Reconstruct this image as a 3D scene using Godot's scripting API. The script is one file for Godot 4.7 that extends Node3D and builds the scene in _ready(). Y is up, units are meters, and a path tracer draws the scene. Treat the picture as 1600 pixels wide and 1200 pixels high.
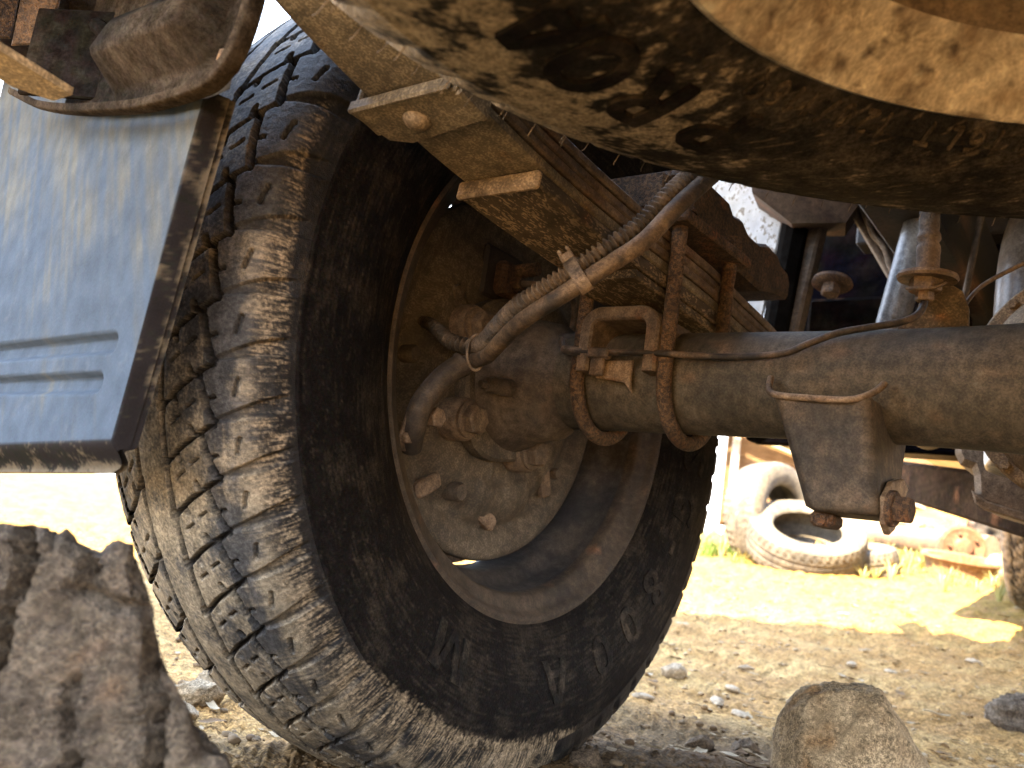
extends Node3D
# Underside of a light truck: rear wheel, leaf spring, axle and spare wheel, seen from the ground behind it.
# World: x runs along the axle towards the middle of the truck, y up, z towards the tail. Origin: the wheel's contact point.

const AXLE := 0.375
var nlow := FastNoiseLite.new()
var nmid := FastNoiseLite.new()
var nfine := FastNoiseLite.new()
var ncell := FastNoiseLite.new()
var nplain := FastNoiseLite.new()
var rng := RandomNumberGenerator.new()
var M := {}

# ------------------------------------------------------------------ mesh soup
class Soup:
	var p := PackedVector3Array()
	var n := PackedVector3Array()
	func tri(a: Vector3, b: Vector3, c: Vector3, na: Vector3, nb: Vector3, nc: Vector3) -> void:
		var g := (c - a).cross(b - a)
		if g.length_squared() < 1e-18:
			return
		p.append(a); n.append(na)
		if g.dot(na + nb + nc) < 0.0:
			p.append(c); n.append(nc); p.append(b); n.append(nb)
		else:
			p.append(b); n.append(nb); p.append(c); n.append(nc)
	func flat(a: Vector3, b: Vector3, c: Vector3, out: Vector3) -> void:
		var g := (c - a).cross(b - a)
		if g.dot(out) < 0.0:
			g = -g
		g = g.normalized()
		tri(a, b, c, g, g, g)
	func quad(a: Vector3, b: Vector3, c: Vector3, d: Vector3, out: Vector3) -> void:
		flat(a, b, c, out); flat(a, c, d, out)
	func squad(a: Vector3, b: Vector3, c: Vector3, d: Vector3, na: Vector3, nb: Vector3, nc: Vector3, nd: Vector3) -> void:
		tri(a, b, c, na, nb, nc); tri(a, c, d, na, nc, nd)
	func fan(pts: Array, out: Vector3) -> void:
		var c := Vector3.ZERO
		for q in pts: c += q
		c /= pts.size()
		for i in pts.size(): flat(c, pts[i], pts[(i + 1) % pts.size()], out)
	# chamfered box
	func box(t: Transform3D, s: Vector3, b := 0.0015) -> void:
		var h := s * 0.5
		b = minf(b, minf(h.x, minf(h.y, h.z)) * 0.9)
		for ax in 3:
			var u := (ax + 1) % 3
			var v := (ax + 2) % 3
			for sg in [-1.0, 1.0]:
				var q: Array = []
				for k in [[-1, -1], [1, -1], [1, 1], [-1, 1]]:
					var w := Vector3.ZERO
					w[ax] = sg * h[ax]; w[u] = k[0] * (h[u] - b); w[v] = k[1] * (h[v] - b)
					q.append(t * w)
				var o := Vector3.ZERO
				o[ax] = sg
				quad(q[0], q[1], q[2], q[3], t.basis * o)
				for sv in [-1.0, 1.0]:   # chamfer between ax face and u face
					var e: Array = []
					for k in [-1.0, 1.0]:
						var w1 := Vector3.ZERO
						var w2 := Vector3.ZERO
						w1[ax] = sg * h[ax]; w1[u] = sv * (h[u] - b); w1[v] = k * (h[v] - b)
						w2[ax] = sg * (h[ax] - b); w2[u] = sv * h[u]; w2[v] = k * (h[v] - b)
						e.append(t * w1); e.append(t * w2)
					var oo := Vector3.ZERO
					oo[ax] = sg; oo[u] = sv
					quad(e[0], e[1], e[3], e[2], t.basis * oo)
		for sx in [-1.0, 1.0]:
			for sy in [-1.0, 1.0]:
				for sz in [-1.0, 1.0]:
					flat(t * Vector3(sx * h.x, sy * (h.y - b), sz * (h.z - b)), t * Vector3(sx * (h.x - b), sy * h.y, sz * (h.z - b)), t * Vector3(sx * (h.x - b), sy * (h.y - b), sz * h.z), t.basis * Vector3(sx, sy, sz))
	# round tube along a path; r is a float or an Array of radii
	func tube(path: Array, r, sides := 14, caps := true) -> void:
		var m := path.size()
		var ref := Vector3.UP
		var t0: Vector3 = (path[1] - path[0]).normalized()
		if absf(t0.dot(ref)) > 0.9: ref = Vector3.RIGHT
		var nn := (ref - t0 * ref.dot(t0)).normalized()
		var pa: Array = []
		var na: Array = []
		for i in m:
			var t: Vector3 = (path[mini(i + 1, m - 1)] - path[maxi(i - 1, 0)]).normalized()
			nn = (nn - t * nn.dot(t)).normalized()
			var bb := t.cross(nn)
			var rr: float = r[i] if r is Array else r
			var sl := 0.0
			if r is Array:
				var l: float = (path[mini(i + 1, m - 1)] - path[maxi(i - 1, 0)]).length()
				sl = (float(r[mini(i + 1, m - 1)]) - float(r[maxi(i - 1, 0)])) / maxf(l, 1e-6)
			var ring := PackedVector3Array()
			var rn := PackedVector3Array()
			for k in sides + 1:
				var a := TAU * k / sides
				var d := nn * cos(a) + bb * sin(a)
				ring.append(path[i] + d * rr)
				rn.append((d - t * sl).normalized())
			pa.append(ring); na.append(rn)
		for i in m - 1:
			for k in sides:
				squad(pa[i][k], pa[i][k + 1], pa[i + 1][k + 1], pa[i + 1][k], na[i][k], na[i][k + 1], na[i + 1][k + 1], na[i + 1][k])
		if caps:
			for e in [0, m - 1]:
				var out: Vector3 = (path[0] - path[1]) if e == 0 else (path[m - 1] - path[m - 2])
				var q: Array = []
				for k in sides: q.append(pa[e][k])
				fan(q, out)
	# profile of (axial, radius) turned about the transform's x axis
	func lathe(t: Transform3D, prof: Array, segs := 64, a0 := 0.0, a1 := TAU, side := 1.0) -> void:
		for i in prof.size() - 1:
			var q0: Vector2 = prof[i]
			var q1: Vector2 = prof[i + 1]
			var d := (q1 - q0).normalized()
			var d0 := d
			var d1 := d
			if i > 0:
				var e: Vector2 = (q0 - prof[i - 1]).normalized()
				if e.dot(d) > 0.72: d0 = (d + e).normalized()
			if i < prof.size() - 2:
				var e: Vector2 = (prof[i + 2] - q1).normalized()
				if e.dot(d) > 0.72: d1 = (d + e).normalized()
			for k in segs:
				var aa := lerpf(a0, a1, float(k) / segs)
				var ab := lerpf(a0, a1, float(k + 1) / segs)
				var ra := Vector3(0, sin(aa), cos(aa))
				var rb := Vector3(0, sin(ab), cos(ab))
				var X := Vector3.RIGHT
				var n0a := (ra * d0.x - X * d0.y) * side
				var n0b := (rb * d0.x - X * d0.y) * side
				var n1a := (ra * d1.x - X * d1.y) * side
				var n1b := (rb * d1.x - X * d1.y) * side
				squad(t * (X * q0.x + ra * q0.y), t * (X * q0.x + rb * q0.y), t * (X * q1.x + rb * q1.y), t * (X * q1.x + ra * q1.y), t.basis * n0a, t.basis * n0b, t.basis * n1b, t.basis * n1a)
	# flat polygon (x, y) pushed out along z by depth (centred), with a chamfer
	func prism(t: Transform3D, poly: PackedVector2Array, depth: float, b := 0.001) -> void:
		if Geometry2D.is_polygon_clockwise(poly): poly.reverse()
		var m := poly.size()
		var inn := PackedVector2Array()
		for i in m:
			var e0 := (poly[i] - poly[(i + m - 1) % m]).normalized()
			var e1 := (poly[(i + 1) % m] - poly[i]).normalized()
			var n0 := Vector2(-e0.y, e0.x)
			var n1 := Vector2(-e1.y, e1.x)
			var nb := (n0 + n1).normalized()
			inn.append(poly[i] + nb * b / maxf(0.4, nb.dot(n0)))
		var h := depth * 0.5
		var ids := Geometry2D.triangulate_polygon(inn)
		for sg in [-1.0, 1.0]:
			for k in range(0, ids.size(), 3):
				flat(t * Vector3(inn[ids[k]].x, inn[ids[k]].y, sg * h), t * Vector3(inn[ids[k + 1]].x, inn[ids[k + 1]].y, sg * h), t * Vector3(inn[ids[k + 2]].x, inn[ids[k + 2]].y, sg * h), t.basis * Vector3(0, 0, sg))
		for i in m:
			var j := (i + 1) % m
			var o := Vector3(poly[j].y - poly[i].y, poly[i].x - poly[j].x, 0)
			quad(t * Vector3(poly[i].x, poly[i].y, -h + b), t * Vector3(poly[j].x, poly[j].y, -h + b), t * Vector3(poly[j].x, poly[j].y, h - b), t * Vector3(poly[i].x, poly[i].y, h - b), t.basis * o)
			for sg in [-1.0, 1.0]:
				quad(t * Vector3(poly[i].x, poly[i].y, sg * (h - b)), t * Vector3(poly[j].x, poly[j].y, sg * (h - b)), t * Vector3(inn[j].x, inn[j].y, sg * h), t * Vector3(inn[i].x, inn[i].y, sg * h), t.basis * (o.normalized() + Vector3(0, 0, sg)))
	# closed section (u along bin, v along the path normal) swept along a path
	func sweep(path: Array, bin: Vector3, sec: PackedVector2Array, caps := true) -> void:
		var m := path.size()
		var sm := sec.size()
		var cen := Vector2.ZERO
		for q in sec: cen += q / sm
		var fr: Array = []
		for i in m:
			var t: Vector3 = (path[mini(i + 1, m - 1)] - path[maxi(i - 1, 0)]).normalized()
			fr.append(t.cross(bin).normalized())
		for i in m - 1:
			for k in sm:
				var s0 := sec[k]
				var s1 := sec[(k + 1) % sm]
				var e := (s1 - s0)
				var nn := Vector2(e.y, -e.x).normalized()
				if nn.dot((s0 + s1) * 0.5 - cen) < 0.0: nn = -nn
				var a: Vector3 = path[i] + bin * s0.x + fr[i] * s0.y
				var b: Vector3 = path[i] + bin * s1.x + fr[i] * s1.y
				var c: Vector3 = path[i + 1] + bin * s1.x + fr[i + 1] * s1.y
				var d: Vector3 = path[i + 1] + bin * s0.x + fr[i + 1] * s0.y
				var na: Vector3 = bin * nn.x + fr[i] * nn.y
				var nb: Vector3 = bin * nn.x + fr[i + 1] * nn.y
				squad(a, b, c, d, na, na, nb, nb)
		if caps:
			for e in [0, m - 1]:
				var q: Array = []
				for k in sm: q.append(path[e] + bin * sec[k].x + fr[e] * sec[k].y)
				fan(q, (path[0] - path[1]) if e == 0 else (path[m - 1] - path[m - 2]))
	# hexagonal bolt head with a washer, axis = transform's x
	func bolt(t: Transform3D, r: float, h: float, washer := 1.35) -> void:
		if washer > 0.0:
			lathe(t, [Vector2(0, r * washer), Vector2(h * 0.22, r * washer), Vector2(h * 0.28, r * washer * 0.93), Vector2(h * 0.28, 0.0)], 24, 0.0, TAU)
		var z := h * 0.2 if washer > 0.0 else 0.0
		for k in 6:
			var a := TAU * k / 6.0
			var b := TAU * (k + 1) / 6.0
			var pa := Vector3(0, sin(a), cos(a))
			var pb := Vector3(0, sin(b), cos(b))
			var X := Vector3.RIGHT
			var o := t.basis * (pa + pb)
			quad(t * (pa * r + X * z), t * (pb * r + X * z), t * (pb * r + X * (h * 0.88)), t * (pa * r + X * (h * 0.88)), o)
			quad(t * (pa * r + X * (h * 0.88)), t * (pb * r + X * (h * 0.88)), t * (pb * r * 0.84 + X * h), t * (pa * r * 0.84 + X * h), o.normalized() + t.basis.x)
			flat(t * (X * h), t * (pa * r * 0.84 + X * h), t * (pb * r * 0.84 + X * h), t.basis.x)
	func push(f: Callable) -> void:
		for i in p.size(): p[i] = f.call(p[i])
	func fine(h: float) -> void:
		if h <= 0.0: return
		var h2 := h * h
		var op := PackedVector3Array()
		var on := PackedVector3Array()
		var sp: Array = []
		for i in range(0, p.size(), 3):
			sp.append([p[i], p[i + 1], p[i + 2], n[i], n[i + 1], n[i + 2]])
			while sp.size():
				var t: Array = sp.pop_back()
				var a: Vector3 = t[0]
				var b: Vector3 = t[1]
				var c: Vector3 = t[2]
				var l0 := a.distance_squared_to(b)
				var l1 := b.distance_squared_to(c)
				var l2 := c.distance_squared_to(a)
				var m := maxf(l0, maxf(l1, l2))
				if m <= h2:
					op.append(a); op.append(b); op.append(c)
					on.append(t[3]); on.append(t[4]); on.append(t[5])
				elif m == l0:
					var q := (a + b) * 0.5
					var nq: Vector3 = (t[3] + t[4]).normalized()
					sp.append([a, q, c, t[3], nq, t[5]]); sp.append([q, b, c, nq, t[4], t[5]])
				elif m == l1:
					var q := (b + c) * 0.5
					var nq: Vector3 = (t[4] + t[5]).normalized()
					sp.append([a, b, q, t[3], t[4], nq]); sp.append([a, q, c, t[3], nq, t[5]])
				else:
					var q := (c + a) * 0.5
					var nq: Vector3 = (t[5] + t[3]).normalized()
					sp.append([a, b, q, t[3], t[4], nq]); sp.append([q, b, c, nq, t[4], t[5]])
		p = op; n = on
	func renormal() -> void:
		# normals from faces, shared between vertices that lie together and turn less than ~50 degrees
		var acc := {}
		var fn := PackedVector3Array()
		for i in range(0, p.size(), 3):
			var g := (p[i + 2] - p[i]).cross(p[i + 1] - p[i])
			fn.append(g)
			for k in 3:
				var key := Vector3i((p[i + k] * 20000.0).round())
				acc[key] = acc.get(key, Vector3.ZERO) + g
		for i in range(0, p.size(), 3):
			var g := fn[i / 3].normalized()
			for k in 3:
				var key := Vector3i((p[i + k] * 20000.0).round())
				var s: Vector3 = acc[key]
				s = s.normalized()
				n[i + k] = s if s.dot(g) > 0.55 else g

# ------------------------------------------------------------------ naming
func numbered(called: String, parent: Node) -> String:
	if not parent.has_node(called): return called
	var k := 1
	while parent.has_node("%s_%03d" % [called, k]): k += 1
	return "%s_%03d" % [called, k]

func tag(o: Node, label := "", category := "", group := "", kind := "") -> Node:
	if label: o.set_meta("label", label)
	if category: o.set_meta("category", category)
	if group: o.set_meta("group", group)
	if kind: o.set_meta("kind", kind)
	return o

func thing(called: String, at: Vector3, label: String, category: String, group := "") -> Node3D:
	var o := Node3D.new()
	o.name = numbered(called, self)
	add_child(o)
	o.position = at
	tag(o, label, category, group)
	return o

func part(called: String, parent: Node3D) -> Node3D:
	var o := Node3D.new()
	o.name = numbered(called, parent)
	parent.add_child(o)
	return o

func as_mesh(s: Soup, style: Array) -> ArrayMesh:
	var col := PackedColorArray()
	col.resize(s.p.size())
	for i in s.p.size(): col[i] = paint(style, s.p[i], s.n[i])
	var a := []
	a.resize(Mesh.ARRAY_MAX)
	a[Mesh.ARRAY_VERTEX] = s.p
	a[Mesh.ARRAY_NORMAL] = s.n
	a[Mesh.ARRAY_COLOR] = col
	var m := ArrayMesh.new()
	m.add_surface_from_arrays(Mesh.PRIMITIVE_TRIANGLES, a)
	return m

func place(m: Mesh, called: String, mat: String, parent: Node) -> MeshInstance3D:
	var o := MeshInstance3D.new()
	o.mesh = m
	o.material_override = M[mat]
	o.name = numbered(called, parent)
	parent.add_child(o)
	return o

# builds one named mesh: h = longest edge after splitting, style = how dirt is painted
func obj(s: Soup, called: String, mat: String, parent: Node, style: Array, h := 0.006) -> MeshInstance3D:
	s.fine(h)
	return place(as_mesh(s, style), called, mat, parent)

func at(x: float, y: float, z: float) -> Transform3D:
	return Transform3D(Basis(), Vector3(x, y, z))

# x axis of the result points along d
func along(o: Vector3, d: Vector3) -> Transform3D:
	d = d.normalized()
	var up := Vector3.UP if absf(d.y) < 0.9 else Vector3.BACK
	var z := d.cross(up).normalized()
	return Transform3D(Basis(d, z.cross(d), z), o)

func bar(s: Soup, a: Vector3, b: Vector3, w: float, h: float, bev := 0.002) -> void:
	var t := along((a + b) * 0.5, b - a)
	s.box(t, Vector3(a.distance_to(b), h, w), bev)

func curve(pts: Array, per := 8) -> Array:
	var out: Array = []
	var m := pts.size()
	for i in m - 1:
		var p0 = pts[maxi(i - 1, 0)]
		var p1 = pts[i]
		var p2 = pts[i + 1]
		var p3 = pts[mini(i + 2, m - 1)]
		for k in per:
			out.append(p1.cubic_interpolate(p2, p0, p3, float(k) / per))
	out.append(pts[m - 1])
	return out

func sst(a: float, b: float, x: float) -> float:
	return smoothstep(a, b, x)

# ------------------------------------------------------------------ dirt
# style: [bare colour, dust colour, rust colour, dust amount 0..1, liking for upward faces, rust amount 0..1, patch scale]
const TAN := Color(0.46, 0.345, 0.225)
const BROWN := Color(0.28, 0.205, 0.14)
const RUST := Color(0.26, 0.125, 0.058)
const BLACK := Color(0.022, 0.021, 0.020)

func paint(st: Array, p: Vector3, n: Vector3) -> Color:
	var f: float = st[6]
	var a := nlow.get_noise_3dv(p * f)
	var b := nmid.get_noise_3dv(p * f)
	var d := sst(0.05, 0.95, float(st[3]) + 0.08 + 0.62 * a + 0.34 * b + float(st[4]) * n.y)
	var c: Color = st[0]
	c = c.lerp(st[1], d)
	if st[5] > 0.0:
		var r := sst(0.35, 0.75, float(st[5]) + 0.8 * nlow.get_noise_3dv(p * f * 1.7 + Vector3(7, 3, 1)) + 0.35 * b)
		c = c.lerp(st[2], r)
	var gray := c.r * 0.35 + c.g * 0.5 + c.b * 0.15
	c = c.lerp(Color(gray, gray, gray), 0.14)
	var k := 1.0 + 0.22 * b + 0.16 * nfine.get_noise_3dv(p)
	return Color(clampf(c.r * k, 0, 1), clampf(c.g * k, 0, 1), clampf(c.b * k, 0, 1))

# ------------------------------------------------------------------ textures
func seamless(seed_: int, freq: float, size: int, oct := 4, type := FastNoiseLite.TYPE_SIMPLEX_SMOOTH, ridged := false) -> PackedByteArray:
	var f := FastNoiseLite.new()
	f.seed = seed_
	f.noise_type = type
	f.frequency = freq
	f.fractal_octaves = oct
	f.fractal_type = FastNoiseLite.FRACTAL_RIDGED if ridged else FastNoiseLite.FRACTAL_FBM
	var im := f.get_seamless_image(size, size, false, false, 0.12, true)
	im.convert(Image.FORMAT_L8)
	return im.get_data()

func tex_from(size: int, fn: Callable) -> ImageTexture:
	var by := PackedByteArray()
	by.resize(size * size * 3)
	for i in size * size:
		var c: Color = fn.call(i)
		by[i * 3] = int(clampf(c.r, 0, 1) * 255.0)
		by[i * 3 + 1] = int(clampf(c.g, 0, 1) * 255.0)
		by[i * 3 + 2] = int(clampf(c.b, 0, 1) * 255.0)
	return ImageTexture.create_from_image(Image.create_from_data(size, size, false, Image.FORMAT_RGB8, by))

func normal_from(bytes: PackedByteArray, size: int, bump: float) -> ImageTexture:
	var im := Image.create_from_data(size, size, false, Image.FORMAT_L8, bytes)
	im.convert(Image.FORMAT_RGBA8)
	im.bump_map_to_normal_map(bump)
	return ImageTexture.create_from_image(im)

func material(called: String, albedo: Texture2D, normal: Texture2D, scale: Vector3, rough: float, nscale := 1.0, spec := 0.5, metal := 0.0) -> void:
	var m := StandardMaterial3D.new()
	m.resource_name = called
	m.vertex_color_use_as_albedo = true
	m.albedo_texture = albedo
	m.uv1_triplanar = true
	m.uv1_triplanar_sharpness = 4.0
	m.uv1_scale = scale
	m.roughness = rough
	m.metallic = metal
	m.metallic_specular = spec
	if normal:
		m.normal_enabled = true
		m.normal_texture = normal
		m.normal_scale = nscale
	M[called] = m

func make_materials() -> void:
	var S := 512
	var n1 := seamless(1, 0.012, S, 5)
	var n2 := seamless(2, 0.05, S, 4)
	var n3 := seamless(3, 0.16, S, 2)
	var n4 := seamless(4, 0.03, S, 5, FastNoiseLite.TYPE_SIMPLEX_SMOOTH, true)
	var cell := seamless(5, 0.045, S, 1, FastNoiseLite.TYPE_CELLULAR)
	var fine := tex_from(S, func(i):
		var v := 0.62 + 0.30 * (n1[i] / 255.0 - 0.5) + 0.3 * (n2[i] / 255.0 - 0.5) + 0.25 * (n3[i] / 255.0 - 0.5)
		return Color(v + 0.03, v, v - 0.03) * 1.25)
	var fleck := tex_from(S, func(i):
		var v := n2[i] / 255.0 * 0.62 + n1[i] / 255.0 * 0.38
		var q := sst(0.55, 0.64, v)
		var h := sst(0.4, 0.55, v) * 0.3
		var k := 0.68 + 0.4 * h + 0.16 * q + 0.12 * (n3[i] / 255.0 - 0.5)
		return Color(k * 1.04, k, k * 0.93))
	var drips := tex_from(S, func(i):
		var v := n2[i] / 255.0 * 0.55 + n1[i] / 255.0 * 0.45
		var q := sst(0.53, 0.60, v)
		var k := 0.50 + 0.42 * q + 0.16 * (n3[i] / 255.0 - 0.5)
		return Color(k * 1.03, k, k * 0.95))
	var rust := tex_from(S, func(i):
		var v := n2[i] / 255.0
		var q := sst(0.42, 0.6, v * 0.6 + n3[i] / 255.0 * 0.4)
		var k := 0.55 + 0.3 * (n1[i] / 255.0 - 0.5)
		return Color(k, k * 0.92, k * 0.85).lerp(Color(1.0, 0.88, 0.72), q * 0.75))
	var wall := tex_from(S, func(i):
		var v := n2[i] / 255.0 * 0.5 + n1[i] / 255.0 * 0.35 + n3[i] / 255.0 * 0.15
		var q := sst(0.565, 0.62, v)
		var k := 0.93 + 0.2 * (n1[i] / 255.0 - 0.5)
		return Color(k, k, k).lerp(Color(0.62, 0.56, 0.47), q))
	var soil := tex_from(S, func(i):
		var v := n2[i] / 255.0
		var w := n3[i] / 255.0
		var k := 0.72 + 0.5 * (v - 0.5) + 0.55 * (w - 0.5) + 0.25 * (n1[i] / 255.0 - 0.5)
		var q := sst(0.62, 0.7, w * 0.6 + v * 0.4)
		return Color(k, k * 0.99, k * 0.97).lerp(Color(1, 0.98, 0.95), q * 0.6))
	var rub := tex_from(S, func(i):
		var v := 0.7 + 0.35 * (n1[i] / 255.0 - 0.5) + 0.45 * (n2[i] / 255.0 - 0.5) + 0.35 * (n3[i] / 255.0 - 0.5)
		return Color(v, v, v) * 1.1)
	var smooth := tex_from(S, func(i):
		var v := 0.9 + 0.14 * (n1[i] / 255.0 - 0.5) + 0.10 * (n3[i] / 255.0 - 0.5)
		return Color(v, v, v))
	var hb := PackedByteArray()
	hb.resize(S * S)
	for i in S * S: hb[i] = int(clampf(0.5 * n1[i] + 0.35 * n2[i] + 0.15 * n3[i], 0, 255))
	var nf := normal_from(hb, S, 6.0)
	var hr := PackedByteArray()
	hr.resize(S * S)
	for i in S * S: hr[i] = int(clampf(0.45 * n2[i] + 0.55 * n3[i], 0, 255))
	var nr := normal_from(hr, S, 9.0)
	var hs := PackedByteArray()
	hs.resize(S * S)
	for i in S * S: hs[i] = int(clampf(0.4 * n4[i] + 0.35 * n2[i] + 0.25 * cell[i], 0, 255))
	var ns := normal_from(hs, S, 10.0)
	var V := func(s): return Vector3(s, s, s)
	material("steel", fine, nf, V.call(16.0), 0.72, 0.5)
	material("flecked", fleck, nf, V.call(15.0), 0.78, 0.5)
	material("streaked", drips, nf, Vector3(15.0, 15.0, 6.0), 0.8, 0.6)
	material("rusty", rust, nr, V.call(9.0), 0.85, 1.0)
	material("rubber", rub, nr, V.call(12.0), 0.75, 0.35, 0.22)
	material("tread", rub, nr, V.call(12.0), 0.68, 0.4, 0.4)
	material("matte", fine, nf, V.call(12.0), 0.95, 0.4, 0.08)
	material("hose", fine, nf, V.call(14.0), 0.7, 0.6)
	material("plastic", smooth, nr, Vector3(9.0, 6.0, 9.0), 0.85, 0.05, 0.15)
	material("white_paint", wall, nf, Vector3(5.0, 3.2, 5.0), 0.5, 0.5)
	material("cream_paint", fine, nf, V.call(5.0), 0.42, 0.5)
	material("grey_paint", fine, nf, V.call(5.0), 0.32, 0.3)
	material("soil", soil, ns, V.call(3.5), 0.95, 1.0, 0.2)
	material("stone", soil, ns, V.call(9.0), 0.9, 0.5, 0.3)
	material("wood", soil, nr, V.call(8.0), 0.9, 1.0, 0.25)
	material("litter", soil, null, V.call(20.0), 0.85, 1.0, 0.3)
	var leaf := StandardMaterial3D.new()
	leaf.vertex_color_use_as_albedo = true
	leaf.roughness = 0.7
	leaf.backlight_enabled = true
	leaf.backlight = Color(0.25, 0.32, 0.08)
	M["leaf"] = leaf

# ------------------------------------------------------------------ ground
func land(x: float, z: float) -> float:
	var zf := -z
	var k := sst(-4.5, -1.0, x)
	var s := maxf(0.0, zf - 0.7)
	return k * (0.11 * s * s / (s + 0.6) + 0.05 * maxf(0.0, zf - 4.5))

func ground_y(x: float, z: float) -> float:
	var y := land(x, z) + 0.007
	var d := Vector2(x - 0.5, z - 0.6).length()
	var e := Geometry2D.get_closest_point_to_segment(Vector2(x, z), Vector2(-0.08, 0.30), Vector2(0.20, -0.30)).distance_to(Vector2(x, z))
	y += 0.023 * exp(-e * e / 0.010)
	var flat := 1.0 - 0.85 * exp(-(x * x + z * z) / 0.012)
	y += 0.012 * nplain.get_noise_2d(x * 900.0, z * 900.0) * flat
	y += 0.005 * nmid.get_noise_3d(x * 1.2, 3.1, z * 1.2) * flat
	if d > 2.0: y += 0.016 * sst(2.0, 2.6, d) * nlow.get_noise_3d(x * 0.7, 8.0, z * 0.7) + 0.008 * sst(2.0, 2.6, d) * nmid.get_noise_3d(x * 0.6, 8.0, z * 0.6)
	if d < 4.5: y += 0.0035 * nfine.get_noise_3d(x * 0.8, 0.0, z * 0.8) * flat
	return y

func make_ground() -> void:
	var rings := 330
	var seg := 620
	var c := Vector2(0.535, 0.667)
	var v := PackedVector3Array()
	var col := PackedColorArray()
	# more rays in the fan that the low viewpoint opens on
	var mid := atan2(-0.78, -0.60)
	var ang := PackedFloat32Array()
	for k in seg + 1:
		var t := float(k) / seg * 2.0 - 1.0
		var s := signf(t) * (0.30 * absf(t) + 0.70 * pow(absf(t), 4.0))
		ang.append(mid + s * PI)
	for i in rings + 1:
		var r := 0.12 * pow(110.0 / 0.12, pow(float(i) / rings, 0.82))
		for k in seg + 1:
			var x := c.x + r * cos(ang[k])
			var z := c.y + r * sin(ang[k])
			var y := ground_y(x, z)
			v.append(Vector3(x, y, z))
			var a := nlow.get_noise_3d(x * 0.5, 1.0, z * 0.5)
			var b := nmid.get_noise_3d(x * 0.6, 5.0, z * 0.6)
			var q := Color(0.60, 0.355, 0.135).lerp(Color(0.66, 0.44, 0.19), sst(-0.3, 0.5, a + 0.5 * b))
			q = q.lerp(Color(0.36, 0.225, 0.11), sst(0.15, 0.6, -a + 0.6 * b) * 0.5)
			# darker brown earth around and ahead of the wheel line
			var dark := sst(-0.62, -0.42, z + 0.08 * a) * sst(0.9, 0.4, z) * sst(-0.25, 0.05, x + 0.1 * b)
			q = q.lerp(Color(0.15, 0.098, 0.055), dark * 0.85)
			# sunlit yellow put into the far ground's colour, patchy like dry grass
			var g := sst(2.2, 3.2, r) * sst(-0.45, 0.35, b + 0.7 * a)
			q = q.lerp(Color(0.36, 0.245, 0.060), g * 0.88)
			var kk := 1.0 + 0.25 * b
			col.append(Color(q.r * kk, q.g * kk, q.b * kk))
	var ix := PackedInt32Array()
	var w := seg + 1
	for i in rings:
		for k in seg:
			var o := i * w + k
			ix.append_array([o, o + w + 1, o + 1, o, o + w, o + w + 1])
	var nn := PackedVector3Array()
	nn.resize(v.size())
	for i in rings + 1:
		for k in seg + 1:
			var a: Vector3 = v[mini(i + 1, rings) * w + k] - v[maxi(i - 1, 0) * w + k]
			var b: Vector3 = v[i * w + mini(k + 1, seg)] - v[i * w + maxi(k - 1, 0)]
			var g := a.cross(b)
			if g.y < 0.0: g = -g
			nn[i * w + k] = g.normalized()
	var ar := []
	ar.resize(Mesh.ARRAY_MAX)
	ar[Mesh.ARRAY_VERTEX] = v
	ar[Mesh.ARRAY_NORMAL] = nn
	ar[Mesh.ARRAY_COLOR] = col
	ar[Mesh.ARRAY_INDEX] = ix
	var m := ArrayMesh.new()
	m.add_surface_from_arrays(Mesh.PRIMITIVE_TRIANGLES, ar)
	tag(place(m, "ground", "soil", self), "", "", "", "structure")

# lump of stone: a ball cut by random planes, then roughened
func rock(size: Vector3, seed_: int, cuts := 12, rough := 0.06, seg := 40, boxy := 0.0) -> Soup:
	var r := RandomNumberGenerator.new()
	r.seed = seed_
	var pl: Array = []
	for i in cuts:
		var d := Vector3(r.randf_range(-1, 1), r.randf_range(-1, 1), r.randf_range(-1, 1)).normalized()
		pl.append([d, r.randf_range(0.62, 0.95) + boxy * 0.28])
	var s := Soup.new()
	var grid: Array = []
	for i in seg + 1:
		var row := PackedVector3Array()
		for k in seg * 2:
			var th := PI * i / seg
			var ph := TAU * k / (seg * 2.0)
			var d := Vector3(sin(th) * cos(ph), cos(th), sin(th) * sin(ph))
			var q := 1.0
			if boxy > 0.0: q = lerpf(1.0, pow(pow(absf(d.x), 4.0) + pow(absf(d.y), 4.0) + pow(absf(d.z), 4.0), -0.25), boxy)
			for c in pl:
				var e: float = d.dot(c[0])
				if e > 0.05: q = minf(q, float(c[1]) / e)
			var o := d * 3.0 + Vector3(seed_ * 3.7, seed_ * 1.3, 0)
			q *= 1.0 + rough * (nlow.get_noise_3dv(o * 0.09) * 1.6 + nmid.get_noise_3dv(o * 0.05) * 0.8 + nfine.get_noise_3dv(o * 0.02) * 0.35)
			row.append(d * q * size * 0.5)
		grid.append(row)
	for i in seg:
		for k in seg * 2:
			var l := (k + 1) % (seg * 2)
			var a: Vector3 = grid[i][k]
			s.flat(grid[i][k], grid[i][l], grid[i + 1][l], a)
			s.flat(grid[i][k], grid[i + 1][l], grid[i + 1][k], a)
	s.renormal()
	return s

func multi(called: String, mesh: Mesh, mat: String, xf: Array, cols: Array) -> void:
	var mm := MultiMesh.new()
	mm.transform_format = MultiMesh.TRANSFORM_3D
	mm.use_colors = true
	mm.mesh = mesh
	mm.instance_count = xf.size()
	for i in xf.size():
		mm.set_instance_transform(i, xf[i])
		mm.set_instance_color(i, cols[i])
	var o := MultiMeshInstance3D.new()
	o.multimesh = mm
	o.material_override = M[mat]
	o.name = numbered(called, self)
	add_child(o)
	tag(o, "", "", "", "stuff")

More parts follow.
